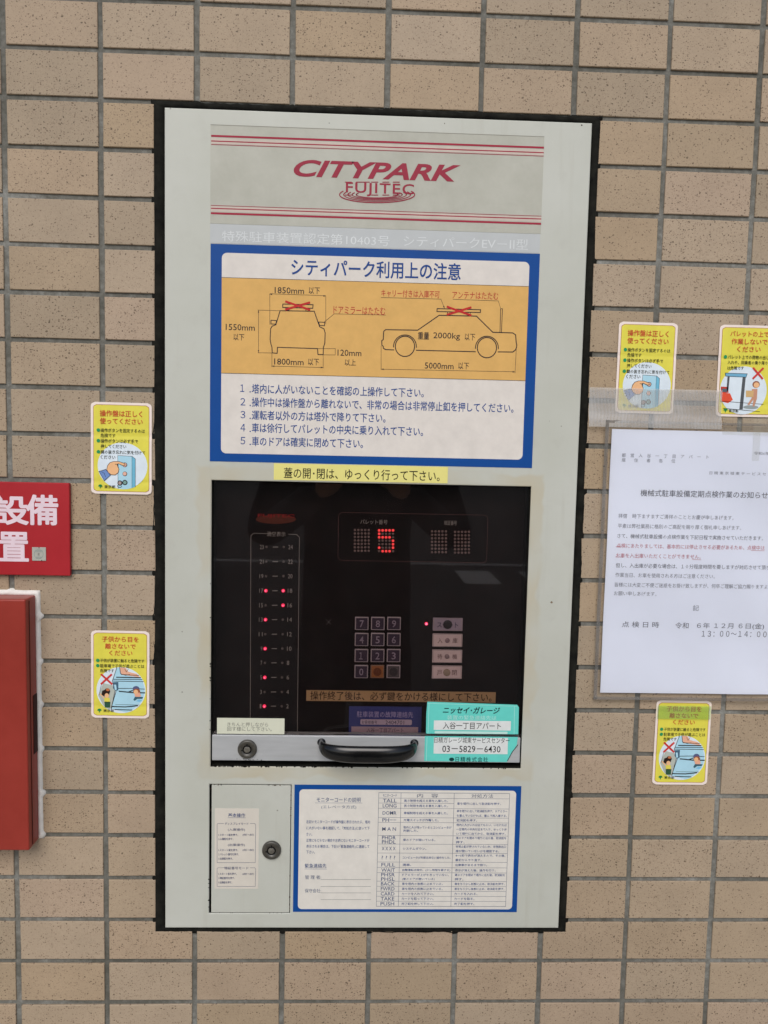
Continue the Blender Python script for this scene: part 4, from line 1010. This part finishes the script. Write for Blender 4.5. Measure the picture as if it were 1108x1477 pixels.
    A.done('lettering', t, shift=False); return t
def pallet_sticker(loc, label, rot=0.0):
    t = root('warning_sticker', loc, label, 'sticker', 'yellow safety stickers on the wall', rot)
    at = lambda x, y: ((x - 962) / 5780, -(y - 418) / 5780)
    tag_sheet(t, .0650, .1000, at, YEL)
    A = Art(at, YW - .0004)
    A.ell(945, 540, 152, 152, SKYB, 2, n=44)
    A.poly([(822, 432), (965, 434), (958, 456), (826, 452)], (112, 170, 200), 3); A.line([(822, 432), (965, 434), (958, 456), (826, 452)], .0005, OUT, 3.4, closed=True)
    A.poly([(838, 455), (852, 455), (848, 545), (836, 545)], (80, 84, 88), 3); A.poly([(936, 455), (956, 455), (948, 660), (926, 660)], (84, 88, 92), 3)
    A.line([(800, 610), (1080, 625)], .0005, OUT, 3.4); A.line([(820, 655), (1060, 672)], .0005, OUT, 3.4)
    A.poly([(798, 518), (845, 520), (850, 556), (800, 560)], (190, 66, 52), 3); A.poly([(798, 556), (860, 560), (880, 600), (850, 622), (806, 612)], (222, 84, 58), 3.4); A.poly([(806, 530), (838, 532), (842, 552), (808, 552)], (90, 100, 110), 3.6)
    A.line([(1002, 398), (1064, 462)], .0022, (200, 64, 58), 5); A.line([(1064, 398), (1004, 462)], .0022, (200, 64, 58), 5.4)
    A.ell(1026, 500, 24, 22, (148, 100, 80), 4); A.ell(1028, 504, 18, 17, SKIN, 4.4)
    A.poly([(1000, 530), (1036, 528), (1036, 590), (1022, 640), (1010, 640), (1014, 595), (990, 632), (976, 630), (1002, 585)], (196, 146, 120), 4.2); A.poly([(962, 540), (1012, 540), (1012, 580), (964, 580)], (206, 172, 120), 4.8)
    A.ell(1000, 645, 50, 12, (150, 160, 160), 3.2)
    ginkgo(A, 836, 668, 14)
    A.done('illustration', t, shift=False)
    A = Art(at, YW - .0004)
    A.text('パレットの上で', 842, 1090, 184, 34, ORED, 4, bold=.020); A.text('作業しないで', 852, 1084, 232, 36, ORED, 4, bold=.020); A.text('ください', 890, 1042, 280, 34, ORED, 4, bold=.020)
    bullets(A, (('パレット上での荷物の出し', 1100, 330, 1), ('入れや、同乗者の乗り降り', 1092, 364, 0), ('は危険です', 940, 400, 0)), 818, 11, 834, 24)
    A.text('東京都', 858, 920, 670, 20, TXD, 4, bold=.014)
    A.done('lettering', t, shift=False); return t
hand_sticker((-.2800, 0, .0862), 'yellow sticker of a hand pressing a button, left of the panel, free of tape', .004)
child_sticker((-.2825, 0, -.1640), 'yellow sticker of two children with red cross, left of the panel, without tape', .006)
hand_sticker((.2912, 0, .1868), 'yellow sticker of a hand pressing a button, its foot under clear ribbed tape', .004)
pallet_sticker((.4035, 0, .1862), 'yellow sticker of a person carrying a box, at the right edge above the paper', -.004)
s5 = child_sticker((.3535, 0, -.2360), 'yellow sticker of children with green tape over its top, under the white paper', .004)
bm = bmesh.new(); grid_sheet(bm, -.0308, .0306, .0285, .0440, YW - .0022, lambda x, z: .0001 * math.sin(x * 200), 16, 4)
finish('green_tape', bm, M_GTAPE, s5, shift=False)

# ------------------------------------------------------------------ white paper notice in its sleeve
def warp(x, z):
    return -.0012 * math.sin((x - .25) * 24) * math.cos((z) * 14 + .6) - .0012 - .0006 * math.sin(z * 41 + x * 9) - .0004 * math.sin(x * 70 + z * 48) * math.exp(-((x - .40) / .07) ** 2)
notice = root('paper_notice', (.36, 0, -.03), 'white printed inspection notice in a clear plastic sleeve taped to the tiles', 'notice')
bm = bmesh.new(); grid_sheet(bm, .2555, .4655, -.1775, .1195, -.0020, warp, 20, 28); grid_sheet(bm, .2555, .4655, -.1775, .1195, -.0017, warp, 20, 28)
paper = finish('paper', bm, ink((222, 227, 240), .5, .012, 12), notice)
bm = bmesh.new(); grid_sheet(bm, .2475, .4735, -.1850, .1290, -.0034, warp, 20, 28)
sleeve = finish('plastic_sleeve', bm, M_FILM, notice)
# folded rim and header strip of the sleeve
bm = bmesh.new()
for x0, x1, z0, z1 in ((.2475, .2515, -.1850, .1290), (.2475, .4735, -.1850, -.1815), (.2475, .4735, .1262, .1290)): grid_sheet(bm, x0, x1, z0, z1, -.0037, warp, 8, 12)
finish('sleeve_seam', bm, clear_mat('sleeve_seam_film', (.62, .61, .60), .3, .16, (.55, .55, .54)), notice)
K = (122, 124, 134); K2 = (92, 94, 104); RD = (178, 96, 108)
JA = lambda x, y: S(850 + x / 4.2946, 600 + y / 4.2946, -.003); JB = lambda x, y: S(850 + x / 4.2946, 800 + y / 4.2946, -.003)
A = Art(JA, -.0022, warp=warp)
def tx(I, s, x0, x1, y, h, c, y2=None, bold=0.0, res=1):
    A.at = I; A.text(s, x0, x1, y, h, c, 0, bold=bold, yc2=y2, res=res)
tx(JA, '都　営　入　谷　一　丁　目　ア　パ　ー　ト', 202, 740, 243, 24, K, 254, res=2); tx(JA, '居　　住　　者　　各　　位', 202, 532, 272, 24, K, 279)
tx(JA, '令和6年11月吉日', 1016, 1220, 230, 20, K, 236); tx(JA, '日 精 東 京 城 東 サ ー ビ ス セ ン タ ー', 745, 1190, 352, 20, K, 362, res=1)
tx(JA, '機械式駐車設備定期点検作業のお知らせ', 318, 1106, 472, 42, K2, 496, .004, 2)
for s, x0, x1, y, y2, I, c in (('拝啓　時下ますますご清祥のこととお慶び申しあげます。', 180, 896, 614, 636, JA, K), ('平素は弊社業務に格別のご高配を賜り厚く御礼申しあげます。', 176, 944, 676, 698, JA, K),
        ('さて、機械式駐車設備の点検作業を下記日程で実施させていただきます。', 172, 1080, 736, 765, JA, K2), ('点検にあたりましては、基本的には停止させる必要があるため、点検中は', 168, 1090, 796, 824, JA, RD), ('お車を入出庫いただくことができません。', 164, 688, 858, 876, JA, RD),
        ('但し、入出庫が必要な場合は、１０分程度時間を要しますが対応させて頂きます。', 162, 1190, 61, 86, JB, K2), ('作業当日、お車を使用される方はご注意ください。', 160, 776, 121, 137, JB, K),
        ('皆様には大変ご不便ご迷惑をお掛け致しますが、何卒ご理解ご協力賜りますよう', 156, 1130, 180, 204, JB, K), ('お願い申しあげます。', 152, 414, 237, 244, JB, K)):
    tx(I, s, x0, x1, y, 28, c, y2)
A.at = JA
A.line([(163, 808), (1088, 836)], .0004, RD, 0); A.line([(160, 872), (690, 890)], .0004, RD, .3)
tx(JB, '記', 640, 677, 329, 34, K, res=2)
tx(JB, '点 検 日 時', 202, 432, 431, 36, K2, res=2); tx(JB, '令和', 532, 614, 438, 38, K2, res=2); tx(JB, '６年 １２月 ６日(金)', 666, 1084, 442, 40, K2, 446, res=3); tx(JB, '１３：００～１４：００', 696, 1100, 490, 36, K2, 494, res=3)
A.done('lettering', paper)
# ribbed clear tape across the head of the sleeve and the stickers' feet
tp = root('clear_tape', (.30, 0, .142), 'strip of ribbed clear tape holding the top of the sleeve to the tiles', 'tape')
bm = bmesh.new()
def twarp(x, z): return -.0054 + .0030 * max(0, min(1, (z - .1285) / .008)) + .0004 * math.sin(x * 60)
pts_n = 40
grid_sheet(bm, .2290, .3770, .1215, .1645, 0, twarp, 44, 14)
finish('tape_strip', bm, M_TAPE, tp)
tp2 = root('clear_tape', (.41, 0, .128), 'smooth clear tape strip above the right part of the paper', 'tape')
bm = bmesh.new(); grid_sheet(bm, .3785, .4700, .1160, .1350, 0, lambda x, z: -.0048 + .0008 * math.sin(x * 40), 20, 6)
grid_sheet(bm, .4130, .4210, .0880, .1345, -.0003, lambda x, z: -.0052, 4, 8); finish('tape_strip', bm, clear_mat('smooth_tape', (.99, .99, .97), .12, .08, (.82, .82, .76), ior=1.3), tp2)

# ------------------------------------------------------------------ red sign, red box
rs_ = root('red_sign', (-.45, 0, -.003), 'red plastic sign with large white characters beside the panel, cut off at the left edge', 'sign')
bm = bmesh.new(); box(bm, -.560, -.3345, -.0060, -.0008, -.0535, .0478, 0, .0012, 3); finish('sign_board', bm, M_SIGNRED, rs_)
YG = -.0060; SG = lambda u, v: S(u, v, YG)
A = Art(lambda x, y: SG(x / 6.152, 660 + y / 6.152), YG - .0002)
WH = (226, 206, 214)
A.text('設', -64, 250, 462, 250, WH, 0, bold=.034, res=5); A.text('備', 240, 512, 462, 258, WH, 0, bold=.034, res=5); A.text('置', 0, 250, 788, 250, WH, 0, bold=.034, res=5)
A.done('lettering', rs_)
bm = bmesh.new(); x0, z1 = SG(287 / 6.152, 660 + 794 / 6.152); x1, z0 = SG(411 / 6.152, 660 + 916 / 6.152); box(bm, x0, x1, YG - .0008, YG, z0, z1, 0, .0002, 1)
sq = finish('inspection_seal', bm, ink((172, 172, 162), .5), rs_)
A = Art(lambda x, y: SG(x / 6.152, 660 + y / 6.152), YG - .0009)
A.arc(347, 855, 40, 40, 0, 360, .0003, (120, 136, 132), 0, n=24); A.text('正', 337, 357, 857, 18, (60, 56, 54), 0, bold=.01)
for k in range(3): A.line([(318, 822 + k * 7), (378, 822 + k * 7)], .0003, (136, 150, 146), .4)
for k in range(3): A.line([(325, 880 + k * 7), (370, 880 + k * 7)], .0003, (136, 150, 146), .4)
A.ell(350, 800, 5, 5, (70, 60, 50), .5, n=8); A.ell(374, 912, 5, 5, (70, 60, 50), .5, n=8)
A.done('seal_print', rs_)

rb = root('red_box', (-.45, 0, -.215), 'red metal box sealed to the tiles with white caulk at the left edge', 'box')
bm = bmesh.new()
BX0, BX1, BZ0, BZ1, BY = -.640, -.3738, -.3535, -.0760, -.0280
box(bm, BX0, BX1, BY, .006, BZ0, BZ1, 0, .0022, 4)
# finger slot in the right side: raised block, recess shade put into its colour
finish('box_cover', bm, M_RED, rb)
bm = bmesh.new(); box(bm, BX1 - .004, BX1 + .0006, -.0130, -.0012, -.2520, -.1850, 0, .0015, 3); finish('side_slot', bm, M_REDDARK, rb)
bm = bmesh.new(); box(bm, BX1 + .00005, BX1 + .0005, BY + .0085, BY + .0093, BZ0 + .003, BZ1 - .003); finish('cover_seam', bm, M_REDDARK, rb)
bm = bmesh.new(); wobble_ring(bm, BX0 - .006, BX1 + .0046, BZ0 - .0002, BZ1 + .0052, BX0, BX1 - .0003, BZ0 + .004, BZ1 - .0003, -.0006, -.0022, -.0026, .003, .0004, seed=22, mid=.5)
finish('caulk_bead', bm, M_WSEAL, rb)

# ------------------------------------------------------------------ the photographer, seen only as a dim reflection in the smoked cover
pr = root('person', (-.02, -1.35, GZ), 'standing person in a dark coat holding a phone up before the panel', 'person')
def skinned(name, pts, edges, mat, rootv=0, sub=2):
    me = bpy.data.meshes.new(name); me.from_pydata([p[:3] for p in pts], edges, []); me.materials.append(mat)
    o = link(name, me, pr); sk = o.modifiers.new('skin', 'SKIN'); sk.use_smooth_shade = True
    for i, p in enumerate(pts):
        v = me.skin_vertices[0].data[i]; v.radius = (p[3], p[4] if len(p) > 4 else p[3]); v.use_root = (i == rootv)
    ss = o.modifiers.new('sub', 'SUBSURF'); ss.levels = sub; ss.render_levels = sub; return o
COAT = rough_mat('dark_wool_coat', (22, 22, 26), (36, 35, 40), 80, .9); TRO = rough_mat('dark_trousers', (24, 26, 32), (34, 36, 42), 80, .9)
SKN = ink((196, 150, 124), .5); HAIR = rough_mat('black_hair', (14, 12, 11), (28, 24, 22), 120, .5)
skinned('coat', [(0, 0, .95, .17, .12), (0, 0, 1.15, .155, .11), (0, 0, 1.34, .18, .12), (0, -.01, 1.43, .10, .08), (0, 0, 1.50, .06),
    (-.19, 0, 1.40, .065), (-.27, .06, 1.16, .05), (-.10, .33, 1.30, .038), (.19, 0, 1.40, .065), (.28, .06, 1.16, .05), (.12, .33, 1.30, .038), (0, 0, .72, .18, .13)],
    [(0, 1), (1, 2), (2, 3), (3, 4), (2, 5), (5, 6), (6, 7), (2, 8), (8, 9), (9, 10), (0, 11)], COAT)
skinned('trousers', [(0, 0, .92, .15, .11), (-.09, 0, .80, .085), (-.10, .01, .46, .062), (-.11, -.02, .08, .045), (-.11, .12, .03, .04), (.09, 0, .80, .085), (.10, .01, .46, .062), (.11, -.02, .08, .045), (.11, .12, .03, .04)],
    [(0, 1), (1, 2), (2, 3), (3, 4), (0, 5), (5, 6), (6, 7), (7, 8)], TRO)
skinned('head', [(0, 0, 1.50, .05), (0, .01, 1.56, .052), (0, .03, 1.60, .07, .075), (0, .01, 1.68, .075, .088), (0, 0, 1.74, .055), (0, .115, 1.64, .010)], [(0, 1), (1, 2), (2, 3), (3, 4), (2, 5)], SKN)
skinned('hair', [(0, -.03, 1.62, .068, .06), (0, -.025, 1.70, .080, .082), (0, -.01, 1.755, .066, .075), (0, .05, 1.765, .045, .03)], [(0, 1), (1, 2), (2, 3)], HAIR)
for sx in (-1, 1):
    b0 = (.11 if sx > 0 else -.09)
    P0 = [(b0, .335, 1.30, .028), (b0 - sx * .03, .39, 1.345, .030, .016)]
    E0 = [(0, 1)]
    for k in range(4):
        n0 = len(P0); P0 += [(b0 - sx * .03 + sx * .004, .415 + .002 * k, 1.372 + .016 * k - .02, .0085), (b0 - sx * .05, .430, 1.375 + .017 * k - .02, .0080), (b0 - sx * .068, .425, 1.375 + .017 * k - .02, .0070)]
        E0 += [(1, n0), (n0, n0 + 1), (n0 + 1, n0 + 2)]
    n0 = len(P0); P0 += [(b0 - sx * .04, .395, 1.325, .010), (b0 - sx * .062, .405, 1.335, .008)]; E0 += [(1, n0), (n0, n0 + 1)]
    skinned('hand', P0, E0, SKN, sub=1)
ph = root('phone', (-.02, -.905, .06), 'dark phone held upright in both hands in front of the panel', 'phone')
bm = bmesh.new(); box(bm, -.058, .018, -.903, -.895, -.025, .130, 0, .004, 3); finish('phone_body', bm, M_BLK, ph)
bm = bmesh.new(); lathe(bm, -.04, .112, [(.007, -.895), (.007, -.893), (.005, -.8925), (0, -.8925)], 20); finish('lens_ring', bm, M_LOCK, ph)
bpy.data.objects.remove(_to)
